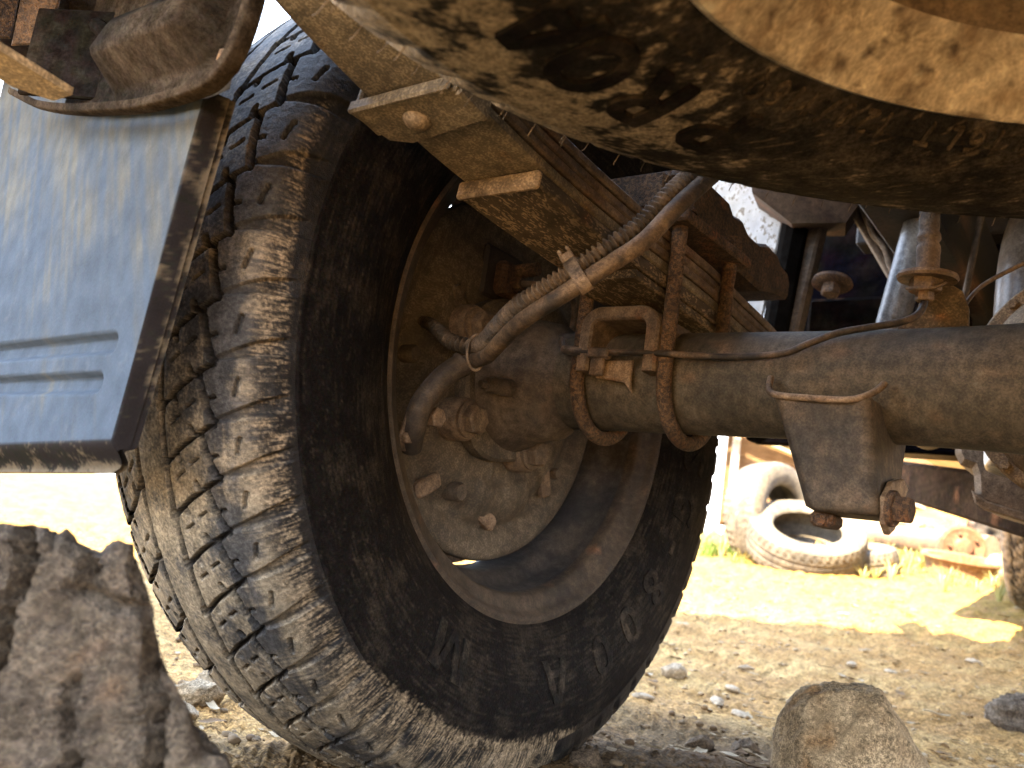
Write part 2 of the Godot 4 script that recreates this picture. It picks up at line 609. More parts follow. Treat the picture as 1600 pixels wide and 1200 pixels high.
func plain_mesh(s: Soup) -> ArrayMesh:
	var a := []
	a.resize(Mesh.ARRAY_MAX)
	a[Mesh.ARRAY_VERTEX] = s.p
	a[Mesh.ARRAY_NORMAL] = s.n
	var c := PackedColorArray()
	c.resize(s.p.size())
	c.fill(Color.WHITE)
	a[Mesh.ARRAY_COLOR] = c
	var m := ArrayMesh.new()
	m.add_surface_from_arrays(Mesh.PRIMITIVE_TRIANGLES, a)
	return m

# ------------------------------------------------------------------ wheels
# half section of the tyre in the wheel's own axes: (axial, radius); the tread's middle is at x = 0.006
var PROF := [Vector2(0.069, 0.216), Vector2(0.0745, 0.2245), Vector2(0.0805, 0.233), Vector2(0.0885, 0.248), Vector2(0.0955, 0.268), Vector2(0.0993, 0.290), Vector2(0.0998, 0.310), Vector2(0.0978, 0.328), Vector2(0.0942, 0.342), Vector2(0.0895, 0.3525), Vector2(0.083, 0.3600), Vector2(0.074, 0.3655), Vector2(0.058, 0.3705), Vector2(0.030, 0.3745), Vector2(0.006, 0.3760)]
var section := PackedVector2Array()   # sampled every half millimetre from inner bead to outer bead
const STEP := 0.0005

func make_section() -> void:
	var pts: Array = PROF.duplicate()
	for i in range(PROF.size() - 2, -1, -1):
		pts.append(Vector2(0.012 - PROF[i].x, PROF[i].y))
	var c := curve(pts, 24)
	var acc := 0.0
	section.append(c[0])
	for i in c.size() - 1:
		var a: Vector2 = c[i]
		var b: Vector2 = c[i + 1]
		var l := a.distance_to(b)
		while acc + l >= STEP:
			var t := (STEP - acc) / l
			a = a.lerp(b, t)
			section.append(a)
			l = a.distance_to(b)
			acc = 0.0
		acc += l

const TIPS := [-180.0, -173.9, -167.8, -161.6, -155.5, -149.4, -143.3, -137.1, -131.0, -124.9, -118.8, -112.6, -106.5, -100.4, -94.3, -88.1, -82.0, -75.8, -69.5, -63.2, -57.0, -50.9, -44.8, -38.8, -33.0, -27.6, -22.2, -16.7, -10.8, -4.4, 2.2, 9.4, 17.5, 25.6, 33.2, 40.4, 47.2, 53.8, 60.2, 66.4, 72.6, 78.8, 85.0, 91.1, 97.2, 103.4, 109.5, 115.6, 121.8, 127.9, 134.0, 140.1, 146.3, 152.4, 158.5, 164.6, 170.8, 176.9, 183.0]

func phase(deg: float) -> float:
	deg = wrapf(deg, -180.0, 180.0)
	var lo := 0
	var hi := TIPS.size() - 1
	while hi - lo > 1:
		var m := (lo + hi) >> 1
		if TIPS[m] <= deg: lo = m
		else: hi = m
	return lo + (deg - TIPS[lo]) / (TIPS[lo + 1] - TIPS[lo])

func seg_d(px: float, pu: float, ax: float, au: float, bx: float, bu: float) -> float:
	var dx := bx - ax
	var du := bu - au
	var t := clampf(((px - ax) * dx + (pu - au) * du) / (dx * dx + du * du), 0.0, 1.0)
	return Vector2(px - ax - dx * t, pu - au - du * t).length()

func cut(d: float, half: float, depth: float, soft := 0.0007) -> float:
	return depth * (1.0 - smoothstep(half - soft * 0.3, half + soft, d))

# how deep the pattern is cut at axial place x (from the tread's middle, one half) and phase u (1 per pitch, upwards)
func pattern(x: float, u: float) -> float:
	var L := 0.0405                          # one pitch along the tread, metres
	var d := 0.0
	if x < 0.024:                            # straight groove with a notch once a pitch
		d = maxf(d, cut(absf(x - 0.0165), 0.0019, 0.0075))
		var fu := (fposmod(u + 0.72 + 0.5, 1.0) - 0.5) * L
		if absf(fu) < 0.006:
			d = maxf(d, minf(cut(absf(fu), 0.0032, 0.0075), cut(absf(x - 0.0165), 0.0036, 0.0075)))
	var f := fposmod(u, 1.0)
	var v := f * L
	if x > 0.013 and x < 0.068:
		for k in [0, 1, -1]:
			var o: float = v - k * L              # height above this tip
			if o > 0.045 or o < -0.040: continue
			# sawtooth groove rising inwards from the tip
			d = maxf(d, cut(minf(seg_d(x, o, 0.0612, 0.0, 0.0560, 0.013), seg_d(x, o, 0.0560, 0.013, 0.0505, 0.0335)), 0.0024 + 0.0004 * nmid.get_noise_2d(o * 4.0 + k, x * 4.0), 0.0072))
			# curved cross groove falling from the tip to the straight groove
			d = maxf(d, cut(minf(seg_d(x, o, 0.0612, 0.0, 0.0465, -0.0085), minf(seg_d(x, o, 0.0465, -0.0085, 0.0320, -0.0175), seg_d(x, o, 0.0320, -0.0175, 0.0170, -0.0300))), 0.0013, 0.006))
			d = maxf(d, cut(seg_d(x, o, 0.0445, -0.0085, 0.0425, -0.0035), 0.0022, 0.0065))
			d = maxf(d, cut(seg_d(x, o, 0.0285, -0.0215, 0.0300, -0.0260), 0.0018, 0.006))
			d = maxf(d, cut(seg_d(x, o, 0.0470, 0.0160, 0.0390, 0.0110), 0.0007, 0.0035, 0.0006))
			d = maxf(d, cut(seg_d(x, o, 0.0330, 0.0060, 0.0250, 0.0005), 0.0007, 0.0035, 0.0006))
			d = maxf(d, cut(seg_d(x, o, 0.0590, 0.0170, 0.0625, 0.0180), 0.0009, 0.004, 0.0006))
	if x > 0.058:                            # shallow slots across the shoulder
		var o := v
		if o > 0.028: o -= L
		var e := x - 0.060
		var ce := 0.002 + 0.20 * e + 5.0 * e * e
		var hw := 0.0005 + 0.16 * e
		d = maxf(d, cut(absf(o - ce) , hw, 0.0022 + 0.06 * clampf(e - 0.006, 0.0, 0.03), 0.0010))
		if x > 0.07:
			d = maxf(d, cut(seg_d(x, v, 0.0745, 0.019, 0.0765, 0.030), 0.0008, 0.003, 0.0006))
	return d

func tread_depth(x: float, deg: float) -> float:
	var xl := x - 0.006
	if xl >= 0.0: return pattern(xl, phase(deg))
	return pattern(-xl, phase(-deg - 3.4))

# colours of the rolling tyre: dust by height, by the shoulder and by streaks that run across it; groove shade painted in
func road_dust_and_shade(a: float, x: float, r: float, dep: float) -> Color:
	var deg := rad_to_deg(a)
	var P := Vector3(x, r * sin(a), r * cos(a))
	var lo := nlow.get_noise_3dv(P * 1.6)
	var mi := nmid.get_noise_3dv(P * 1.2)
	var fi := nfine.get_noise_3dv(P * 1.4)
	var st := nmid.get_noise_2d(a * 2.6, r * 0.8 + x * 0.4)             # streaks running towards the hub
	var st2 := nfine.get_noise_2d(a * 1.3, r * 0.30 + x * 0.2)
	var ring := nmid.get_noise_2d(a * 0.14, r * 5.0 + x * 5.0)  # scuffs running round the tyre
	var tn := Color(0.44, 0.335, 0.215)
	var c := Color.BLACK
	var on_wall := sst(0.0835, 0.0925, x + 0.003 * st) if r > 0.345 else (1.0 if x > 0.05 else 0.0)
	if on_wall > 0.0:
		var e := 0.337 + 0.006 * lo
		if deg < -35.0 and deg > -112.0: e = lerpf(e, 0.318, sst(-38.0, -62.0, deg) * sst(-112.0, -96.0, deg))
		if deg > -2.0: e = lerpf(e, 0.346, sst(-2.0, 14.0, deg))
		e += 0.0055 * st + 0.0035 * st2 + 0.005 * lo
		var k := sst(e - 0.0015, e + 0.0015, r)
		var w := 0.40 + 0.55 * st + 0.40 * lo + 0.30 * fi + 0.2 * st2
		if deg > 3.0: w -= 0.25 * sst(3.0, 30.0, deg)
		if deg < -112.0: w -= 0.22
		var base := Color(0.0125, 0.0110, 0.0105).lerp(Color(0.038, 0.030, 0.023), sst(0.15, 0.65, lo * 0.8 + 0.6 * ring + 0.25))
		var scr := sst(0.42, 0.62, nmid.get_noise_2d(a * 0.5 + r * 3.2, r * 0.8 - a * 0.35)) * 0.5 + sst(0.40, 0.58, ring * 0.8 + 0.5 * fi) * 0.35
		base = base.lerp(Color(0.12, 0.092, 0.065), scr * 0.55)
		c = base.lerp(tn, k * sst(0.12, 0.72, w))
		if r > 0.342: c = c.lerp(Color(0.05, 0.046, 0.042), 0.55 * sst(0.05, 0.5, -lo + 0.5 * mi))
	if on_wall < 1.0:
		var wall := c
		var low := sst(12.0, -28.0, deg)
		var w := lerpf(0.24, 0.58, low) + 0.45 * lo + 0.36 * mi + 0.26 * fi
		if x > 0.060:
			w = lerpf(-0.06, 0.20, sst(6.0, -20.0, deg)) + 0.6 * lo + 0.35 * mi + 0.35 * ring + 0.2 * st + 0.5 * sst(0.070, 0.089, x) * sst(20.0, 0.0, deg)
		elif x > -0.01 and x < 0.024:
			w += 0.10
		var grey := Color(0.085, 0.080, 0.076).lerp(Color(0.135, 0.120, 0.104), sst(-0.4, 0.4, lo))
		var dk := Color(0.033, 0.031, 0.029)
		var base := grey.lerp(dk, 0.55 * sst(0.0, 0.5, mi - 0.4 * lo) * low)
		c = base.lerp(Color(0.46, 0.365, 0.240), sst(0.2, 0.8, w) * lerpf(0.75, 0.92, low))
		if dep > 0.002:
			c = c.lerp(Color(0.016, 0.013, 0.011), sst(0.0014, 0.0038, dep) * 0.95)  # groove floors darkened: their shade is painted into the colour
		c = c.lerp(wall, on_wall)
	var kk := 1.0 + 0.22 * fi
	return Color(clampf(c.r * kk, 0, 1), clampf(c.g * kk, 0, 1), clampf(c.b * kk, 0, 1))

# the spare hangs with one face down; caked mud on its left, dry scuffs elsewhere
func spare_dust(a: float, x: float, r: float, dep: float) -> Color:
	var deg := wrapf(rad_to_deg(a), -180.0, 180.0)
	var P := Vector3(x, r * sin(a), r * cos(a)) + Vector3(0, 3, 0)
	var lo := nlow.get_noise_3dv(P * 2.2)
	var mi := nmid.get_noise_3dv(P * 0.9)
	var fi := nfine.get_noise_3dv(P * 1.2)
	var swirl := nmid.get_noise_2d(a * 0.5 + r * 1.0, r * 3.4 - a * 0.3)
	var side := sst(-118.0, -102.0, deg) * sst(20.0, -20.0, deg)
	var w := -0.20 + (0.60 + 0.12 * sst(0.240, 0.252, r)) * side + 2.6 * (r - 0.300) + 0.75 * lo + 0.65 * mi + 0.25 * fi + 0.3 * swirl
	if r < 0.262: w -= 0.25
	var base := Color(0.034, 0.030, 0.026).lerp(Color(0.098, 0.080, 0.060), sst(-0.25, 0.55, lo + 0.7 * mi + 0.4 * swirl))
	var scr := sst(0.40, 0.55, nmid.get_noise_2d(a * 0.7 - r * 3.4, r * 0.5 + a * 0.18))
	base = base.lerp(Color(0.22, 0.165, 0.105), scr * 0.75)
	var c := base.lerp(Color(0.46, 0.37, 0.26), sst(0.26, 0.56, w))
	var kk := 1.0 + 0.22 * fi
	return Color(clampf(c.r * kk, 0, 1), clampf(c.g * kk, 0, 1), clampf(c.b * kk, 0, 1))

# a band of the tyre between two places on the section and two angles
func tyre_band(s0: int, s1: int, sd: int, a0: float, a1: float, na: int, dust: Callable, flatten: float, letters := true) -> ArrayMesh:
	var v := PackedVector3Array()
	var col := PackedColorArray()
	var ss: Array = []
	var i := s0
	while i < s1:
		ss.append(i); i += sd
	ss.append(s1)
	var w := ss.size()
	for k in na + 1:
		var a := lerpf(a0, a1, float(k) / na)
		var deg := rad_to_deg(a)
		for j in ss:
			var q := section[j]
			var t := (section[mini(j + 2, section.size() - 1)] - section[maxi(j - 2, 0)]).normalized()
			var nrm := Vector2(-t.y, t.x)
			if nrm.dot(q - Vector2(0.006, 0.29)) < 0.0: nrm = -nrm
			var dep := 0.0
			if q.y > 0.328:
				dep = tread_depth(q.x, deg) * sst(0.328, 0.345, q.y)
				dep += 0.0004 * nmid.get_noise_3d(q.x * 3.0, a * 1.0, q.y)
			else:   # thin moulded ribs round the sidewall
				var e := absf(q.y - 0.3265)
				dep = -0.0006 * (1.0 - sst(0.0006, 0.0012, e)) - 0.0008 * (1.0 - sst(0.0008, 0.0014, absf(q.y - 0.2395)))
			var f := q - nrm * dep
			var y := f.y * sin(a)
			var x := f.x
			if flatten > 0.0 and y < -flatten:
				x += (x - 0.006) * (-flatten - y) * 1.5
				y = -flatten
			v.append(Vector3(x, y, f.y * cos(a)))
			col.append(dust.call(a, q.x, q.y, dep))
	var nn := PackedVector3Array()
	nn.resize(v.size())
	var ix := PackedInt32Array()
	for k in na + 1:
		for j in w:
			var da: Vector3 = v[mini(k + 1, na) * w + j] - v[maxi(k - 1, 0) * w + j]
			var db: Vector3 = v[k * w + mini(j + 1, w - 1)] - v[k * w + maxi(j - 1, 0)]
			var g := da.cross(db)
			var o := v[k * w + j]
			var rad := Vector3(0, o.y, o.z).normalized()
			var core := Vector3(0.006, 0, 0) + rad * 0.29
			if g.dot(o - core) < 0.0: g = -g
			nn[k * w + j] = g.normalized()
	var c0 := (v[w] - v[0]).cross(v[1] - v[0])
	var flip := c0.dot(nn[0]) < 0.0
	for k in na:
		for j in w - 1:
			var o := k * w + j
			if flip: ix.append_array([o, o + w, o + w + 1, o, o + w + 1, o + 1])
			else: ix.append_array([o, o + w + 1, o + w, o, o + 1, o + w + 1])
	var ar := []
	ar.resize(Mesh.ARRAY_MAX)
	ar[Mesh.ARRAY_VERTEX] = v
	ar[Mesh.ARRAY_NORMAL] = nn
	ar[Mesh.ARRAY_COLOR] = col
	ar[Mesh.ARRAY_INDEX] = ix
	var m := ArrayMesh.new()
	m.add_surface_from_arrays(Mesh.PRIMITIVE_TRIANGLES, ar)
	return m

func at_r(r: float) -> int:   # first place on the section, counted from the inner bead, at this radius
	for i in section.size():
		if section[i].y >= r: return i
	return 0

func wall_x(r: float) -> float:
	return section[at_r(r)].x

# one raised letter on the inner sidewall, bent to the tyre
func letter(ch: String, deg: float, r0: float, height: float, raise: float, parent: Node3D, style: Array, wide := 1.0, bold := true) -> void:
	var tm := TextMesh.new()
	var f := SystemFont.new()
	f.font_names = PackedStringArray(["Droid Sans"])
	if bold: f.font_weight = 800
	tm.font = f
	tm.text = ch
	tm.font_size = 64
	tm.pixel_size = 0.01
	tm.depth = 0.1
	tm.curve_step = 1.5
	var ar := tm.get_mesh_arrays()
	var v: PackedVector3Array = ar[Mesh.ARRAY_VERTEX]
	var ix: PackedInt32Array = ar[Mesh.ARRAY_INDEX]
	if v.is_empty(): return
	var lo := v[0]
	var hi := v[0]
	for q in v:
		lo = lo.min(q); hi = hi.max(q)
	var capital := 0.457                       # height of a capital at this size
	var k := height / capital
	var cx := (lo.x + hi.x) * 0.5
	var cy := (lo.y + hi.y) * 0.5
	var s := Soup.new()
	for i in range(0, ix.size(), 3):
		var t: Array = []
		for j in 3:
			var q := v[ix[i + j]]
			t.append(Vector3((q.x - cx) * k * wide, (q.y - cy) * k, 1.0 if q.z > 0.0 else 0.0))
		s.p.append_array([t[0], t[1], t[2]])
		s.n.append_array([Vector3.RIGHT, Vector3.RIGHT, Vector3.RIGHT])
	# split before bending, keeping the raised flag in z
	var o := Soup.new()
	for i in range(0, s.p.size(), 3):
		o.p.append_array([s.p[i], s.p[i + 1], s.p[i + 2]])
		o.n.append_array([Vector3.RIGHT, Vector3.RIGHT, Vector3.RIGHT])
	for q in o.p.size(): o.p[q].z *= 0.004
	o.fine(0.006)
	for q in o.p.size():
		var g := o.p[q]
		var r := r0 + g.y
		var a := deg_to_rad(deg) + g.x / r0
		var top := g.z / 0.004
		o.p[q] = Vector3(wall_x(r) + lerpf(-0.001, raise, top), r * sin(a), r * cos(a))
	var u := Soup.new()
	for i in range(0, o.p.size(), 3):
		var g := (o.p[i + 2] - o.p[i]).cross(o.p[i + 1] - o.p[i])
		if g.length_squared() < 1e-20: continue
		g = g.normalized()
		u.p.append_array([o.p[i], o.p[i + 1], o.p[i + 2]])
		u.n.append_array([g, g, g])
	place(as_mesh(u, style), "letter", "rubber", parent)

# ------------------------------------------------------------------ scene
func _ready() -> void:
	# camera
	var cam := Camera3D.new()
	cam.name = "camera"
	add_child(cam)
	var yaw := 0.91522
	var pitch := 0.16552
	var roll := 0.14307
	var fw := Vector3(-cos(yaw) * cos(pitch), sin(pitch), -sin(yaw) * cos(pitch))
	var rt := fw.cross(Vector3.UP).normalized()
	var up := rt.cross(fw)
	var r2 := rt * cos(roll) + up * sin(roll)
	var u2 := up * cos(roll) - rt * sin(roll)
	cam.transform = Transform3D(Basis(r2, u2, -fw), Vector3(0.53497, 0.2317, 0.66698))
	cam.fov = rad_to_deg(2.0 * atan(600.0 / 1350.0))
	cam.near = 0.02
	cam.far = 400.0
	var lens := CameraAttributesPhysical.new()
	lens.frustum_focal_length = 27.0
	lens.frustum_focus_distance = 0.66
	lens.frustum_near = 0.02
	lens.frustum_far = 400.0
	lens.exposure_aperture = 9.0
	cam.attributes = lens
	# sky, sun, exposure
	var env := Environment.new()
	var sky := Sky.new()
	var sm := ProceduralSkyMaterial.new()
	sm.sky_top_color = Color(0.62, 0.70, 0.82)
	sm.sky_horizon_color = Color(0.93, 0.92, 0.90)
	sm.sky_curve = 0.18
	sm.ground_bottom_color = Color(0.45, 0.37, 0.27)
	sm.ground_horizon_color = Color(0.80, 0.78, 0.72)
	sky.sky_material = sm
	env.background_mode = Environment.BG_SKY
	env.sky = sky
	env.background_energy_multiplier = 0.8
	env.tonemap_mode = Environment.TONE_MAPPER_LINEAR
	env.tonemap_exposure = 17.5
	env.sdfgi_enabled = true
	env.ssao_enabled = true
	env.ssil_enabled = true
	var we := WorldEnvironment.new()
	we.name = "world"
	we.environment = env
	add_child(we)
	var sun := DirectionalLight3D.new()
	sun.name = "sun"
	sun.light_energy = 1.15
	sun.light_color = Color(1.0, 0.90, 0.74)
	sun.light_angular_distance = 0.5
	sun.shadow_enabled = true
	add_child(sun)
	sun.look_at_from_position(Vector3(-0.13, 1.11, 0.99) * 10.0, Vector3.ZERO, Vector3.UP)

	rng.seed = 11
	for t in [[nlow, 3, 11.0, 3], [nmid, 5, 48.0, 3], [nfine, 9, 260.0, 2]]:
		t[0].seed = t[1]; t[0].frequency = t[2]; t[0].fractal_octaves = t[3]
		t[0].noise_type = FastNoiseLite.TYPE_SIMPLEX_SMOOTH
	nplain.seed = 21; nplain.frequency = 0.004; nplain.fractal_octaves = 3
	make_materials()
	make_section()
	make_ground()

	var truck := thing("truck", Vector3.ZERO, "dusty light truck seen from underneath, with its rear axle, leaf spring and tyre", "truck")
	body(truck)
	axle(truck)
	spring(truck)
	road_wheel(truck)
	brake(truck)
	hoses(truck)
	flap(truck)
	front_underside(truck)
	spare()
	yard()
	litter()

# ------------------------------------------------------------------ truck parts
func road_wheel(truck: Node3D) -> void:
	var w := part("rear_wheel", truck)
	w.position = Vector3(0, AXLE, 0)
	tag(w, "dusty rear wheel with a worn tyre, seen from its inner side")
	var i0 := at_r(0.3285)
	var i1 := section.size() - 1 - i0
	var wall_end := at_r(0.3285)
	var d2 := PI / 180.0
	var fl := AXLE - 0.0095
	place(tyre_band(i0, i1, 2, -98 * d2, 58 * d2, 1060, road_dust_and_shade, fl), "tread", "tread", w)
	place(tyre_band(i0, i1, 6, 58 * d2, 262 * d2, 560, road_dust_and_shade, fl), "tread", "tread", w)
	place(tyre_band(0, i0, 3, -PI, PI, 1100, road_dust_and_shade, fl), "sidewall", "rubber", w)
	place(tyre_band(i1, section.size() - 1, 8, -PI, PI, 200, road_dust_and_shade, fl), "outer_sidewall", "rubber", w)
	var ls := [Color(0.019, 0.017, 0.016), Color(0.10, 0.075, 0.05), RUST, 0.22, 0.0, 0.0, 2.0]
	for q in [["S", -172.5], ["G", -161.0], ["-", -149.7], ["8", -138.2], ["0", -125.8], ["0", -113.6], ["A", -96.5], ["M", -62.5]]:
		letter(q[0], q[1], 0.274, 0.036, 0.0016, w, ls, 1.25)
	# rim: inner flange, bead seat, drop centre, outer flange
	var s := Soup.new()
	s.lathe(at(0, 0, 0), [Vector2(0.071, 0.2265), Vector2(0.0755, 0.2255), Vector2(0.0765, 0.222), Vector2(0.0745, 0.2185), Vector2(0.070, 0.2165), Vector2(0.066, 0.2115), Vector2(0.0625, 0.2035), Vector2(0.058, 0.2005), Vector2(0.050, 0.1998)], 150, 0, TAU, -1.0)
	obj(s, "rim", "steel", w, [Color(0.036, 0.029, 0.022), Color(0.105, 0.078, 0.050), RUST, 0.45, -0.10, 0.03, 1.0], 0.010)
	s = Soup.new()
	s.lathe(at(0, 0, 0), [Vector2(0.050, 0.1998), Vector2(0.034, 0.1985), Vector2(0.028, 0.196), Vector2(0.018, 0.187), Vector2(0.010, 0.185), Vector2(-0.022, 0.185), Vector2(-0.032, 0.190), Vector2(-0.044, 0.1985), Vector2(-0.058, 0.201), Vector2(-0.062, 0.212), Vector2(-0.066, 0.222), Vector2(-0.063, 0.226)], 150, 0, TAU, -1.0)
	obj(s, "rim_well", "steel", w, [Color(0.030, 0.032, 0.038), Color(0.115, 0.098, 0.080), RUST, 0.30, 0.0, 0.0, 1.0], 0.012)
	s = Soup.new()
	s.lathe(at(-0.012, 0, 0), [Vector2(-0.03, 0.03), Vector2(-0.04, 0.08), Vector2(-0.052, 0.115), Vector2(-0.046, 0.150)], 90, 0, TAU, -1.0)
	for k in 10:
		var a := TAU * k / 10.0
		s.lathe(at(-0.012, 0, 0), [Vector2(-0.046, 0.150), Vector2(-0.036, 0.172), Vector2(-0.03, 0.187)], 6, a, a + TAU / 10.5, -1.0)
	obj(s, "wheel_disc", "steel", w, [Color(0.06, 0.055, 0.05), BROWN, RUST, 0.5, 0.0, 0.15, 1.3], 0.02)

func brake(truck: Node3D) -> void:
	var o := part("drum_brake", truck)
	o.position = Vector3(0, AXLE, 0)
	var st := [Color(0.078, 0.064, 0.050), Color(0.160, 0.132, 0.098), Color(0.11, 0.078, 0.053), 0.45, -0.15, 0.08, 1.0]
	var s := Soup.new()
	s.lathe(at(0, 0, 0), [Vector2(-0.004, 0.174), Vector2(0.003, 0.1780), Vector2(0.0085, 0.1760), Vector2(0.0105, 0.169), Vector2(0.0095, 0.160), Vector2(0.0055, 0.151), Vector2(0.0025, 0.146), Vector2(0.004, 0.138), Vector2(0.0105, 0.128), Vector2(0.014, 0.118), Vector2(0.014, 0.09), Vector2(0.016, 0.0)], 140, 0, TAU, -1.0)
	s.fine(0.006)
	s.push(func(p: Vector3):
		# pressed ribs and hollows of the plate
		var a := rad_to_deg(atan2(p.y, p.z))
		var r := Vector2(p.y, p.z).length()
		var d := 0.0
		d -= 0.007 * sst(7.0, 3.0, absf(absf(wrapf(a + 112.0, -180, 180)) - 16.0)) * 0.4 * sst(0.075, 0.09, r) * sst(0.15, 0.135, r)
		d += 0.006 * sst(24.0, 18.0, absf(wrapf(a + 100.0, -180, 180))) * sst(0.098, 0.108, r) * sst(0.146, 0.138, r)
		d += 0.005 * sst(20.0, 14.0, absf(wrapf(a - 20.0, -180, 180))) * sst(0.088, 0.098, r) * sst(0.14, 0.13, r)
		return p + Vector3(d, 0, 0))
	s.renormal()
	obj(s, "backing_plate", "flecked", o, st, 0.0)
	s = Soup.new()
	s.lathe(at(0, 0, 0), [Vector2(-0.052, 0.0), Vector2(-0.052, 0.160), Vector2(-0.046, 0.166), Vector2(-0.006, 0.168), Vector2(-0.004, 0.174)], 90, 0, TAU, 1.0)
	obj(s, "drum", "rusty", o, [BROWN, TAN, RUST, 0.3, 0.0, 0.4, 1.0], 0.02)
	# bearing housing: a rounded square flange and the tapering tube end
	s = Soup.new()
	var poly := PackedVector2Array()
	for k in 40:
		var a := TAU * k / 40.0
		var sq := pow(pow(absf(cos(a)), 3.2) + pow(absf(sin(a)), 3.2), -1.0 / 3.2)
		poly.append(Vector2(cos(a), sin(a)) * 0.079 * sq)
	s.prism(Transform3D(Basis(Vector3(0, 0, -1), Vector3(0, 1, 0), Vector3(1, 0, 0)).rotated(Vector3.RIGHT, 0.18), Vector3(0.022, 0, 0)), poly, 0.018, 0.003)
	obj(s, "bearing_flange", "flecked", o, st)
	s = Soup.new()
	s.lathe(at(0, 0, 0), [Vector2(0.028, 0.0), Vector2(0.028, 0.070), Vector2(0.036, 0.068), Vector2(0.048, 0.0615), Vector2(0.066, 0.0575), Vector2(0.078, 0.055), Vector2(0.083, 0.0505), Vector2(0.088, 0.0465), Vector2(0.100, 0.0445)], 64)
	obj(s, "bearing_housing", "steel", o, st)
	for q in [[0.0333, 0.0816], [-0.0516, 0.0735], [-0.066, -0.030], [0.052, -0.064]]:
		s = Soup.new()
		var y: float = q[0]
		var z: float = q[1]
		s.lathe(at(0.008, y, z), [Vector2(0, 0.0205), Vector2(0.024, 0.0200), Vector2(0.0265, 0.018), Vector2(0.0265, 0)], 28)
		s.bolt(at(0.0345, y, z), 0.0138, 0.015, 1.22)
		obj(s, "flange_bolt", "steel", o, [Color(0.125, 0.096, 0.068), Color(0.25, 0.19, 0.13), Color(0.13, 0.085, 0.053), 0.5, -0.1, 0.05, 1.6], 0.005)
	for q in [[0.062, 0.095, 0.008, 0.008], [-0.116, 0.052, 0.009, 0.010], [-0.006, 0.136, 0.008, 0.006], [-0.078, -0.108, 0.006, 0.006]]:
		s = Soup.new()
		s.lathe(at(0.004, q[0], q[1]), [Vector2(0, q[2]), Vector2(q[3] + 0.006, q[2]), Vector2(q[3] + 0.0085, q[2] * 0.8), Vector2(q[3] + 0.0085, 0)], 20)
		obj(s, "plate_stud", "steel", o, st, 0.005)
	for q in [[-0.115, 0.085, 0.5], [-0.088, -0.098, 1.9], [-0.135, -0.005, 2.7], [0.085, 0.062, 1.0]]:   # rubber plugs and pressed pads
		s = Soup.new()
		var pl := PackedVector2Array()
		for k in 20:
			var a := TAU * k / 20.0
			pl.append(Vector2(0.017 * signf(cos(a)) * pow(absf(cos(a)), 0.5), 0.008 * signf(sin(a)) * pow(absf(sin(a)), 0.5)))
		s.prism(Transform3D(Basis(Vector3(0, 0, -1), Vector3(0, 1, 0), Vector3(1, 0, 0)).rotated(Vector3.RIGHT, q[2]), Vector3(0.0075, q[0], q[1])), pl, 0.009, 0.002)
		obj(s, "adjuster_plug", "steel", o, [Color(0.14, 0.105, 0.075), BROWN, RUST, 0.5, 0, 0, 1.2], 0.004)
	# wheel cylinder with bleeder and pipe unions in a dark pocket
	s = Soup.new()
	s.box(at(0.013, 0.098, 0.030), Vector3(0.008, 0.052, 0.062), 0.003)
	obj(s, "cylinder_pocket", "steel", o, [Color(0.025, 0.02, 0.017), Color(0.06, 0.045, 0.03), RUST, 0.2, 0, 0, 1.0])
	s = Soup.new()
	s.box(at(0.022, 0.094, 0.032), Vector3(0.016, 0.034, 0.030), 0.005)
	s.tube([Vector3(0.02, 0.104, 0.026), Vector3(0.052, 0.106, 0.024)], 0.0068, 14)
	s.bolt(at(0.028, 0.090, 0.030), 0.0068, 0.012, 0.0)
	s.bolt(at(0.028, 0.080, 0.046), 0.0055, 0.010, 0.0)
	s.bolt(at(0.026, 0.078, 0.020), 0.006, 0.012, 0.0)
	obj(s, "wheel_cylinder", "rusty", o, [Color(0.09, 0.05, 0.035), BROWN, RUST, 0.35, 0, 0.25, 1.4], 0.005)
	s = Soup.new()
	s.tube(curve([Vector3(0.040, 0.090, 0.030), Vector3(0.060, 0.090, 0.020), Vector3(0.068, 0.088, -0.008), Vector3(0.070, 0.080, -0.020), Vector3(0.066, 0.050, -0.026), Vector3(0.060, 0.028, -0.026)], 8), 0.0032, 10)
	obj(s, "brake_pipe", "steel", o, [Color(0.05, 0.042, 0.034), BROWN, RUST, 0.4, 0.1, 0.1, 1.4])
	s = Soup.new()   # grease nipple
	s.tube([Vector3(0.062, -0.018, 0.055), Vector3(0.060, -0.020, 0.072), Vector3(0.059, -0.021, 0.086)], [0.0085, 0.0075, 0.0065], 14)
	s.tube([Vector3(0.059, -0.0215, 0.086), Vector3(0.058, -0.022, 0.092)], 0.0035, 10)
	obj(s, "grease_nipple", "steel", o, st, 0.004)

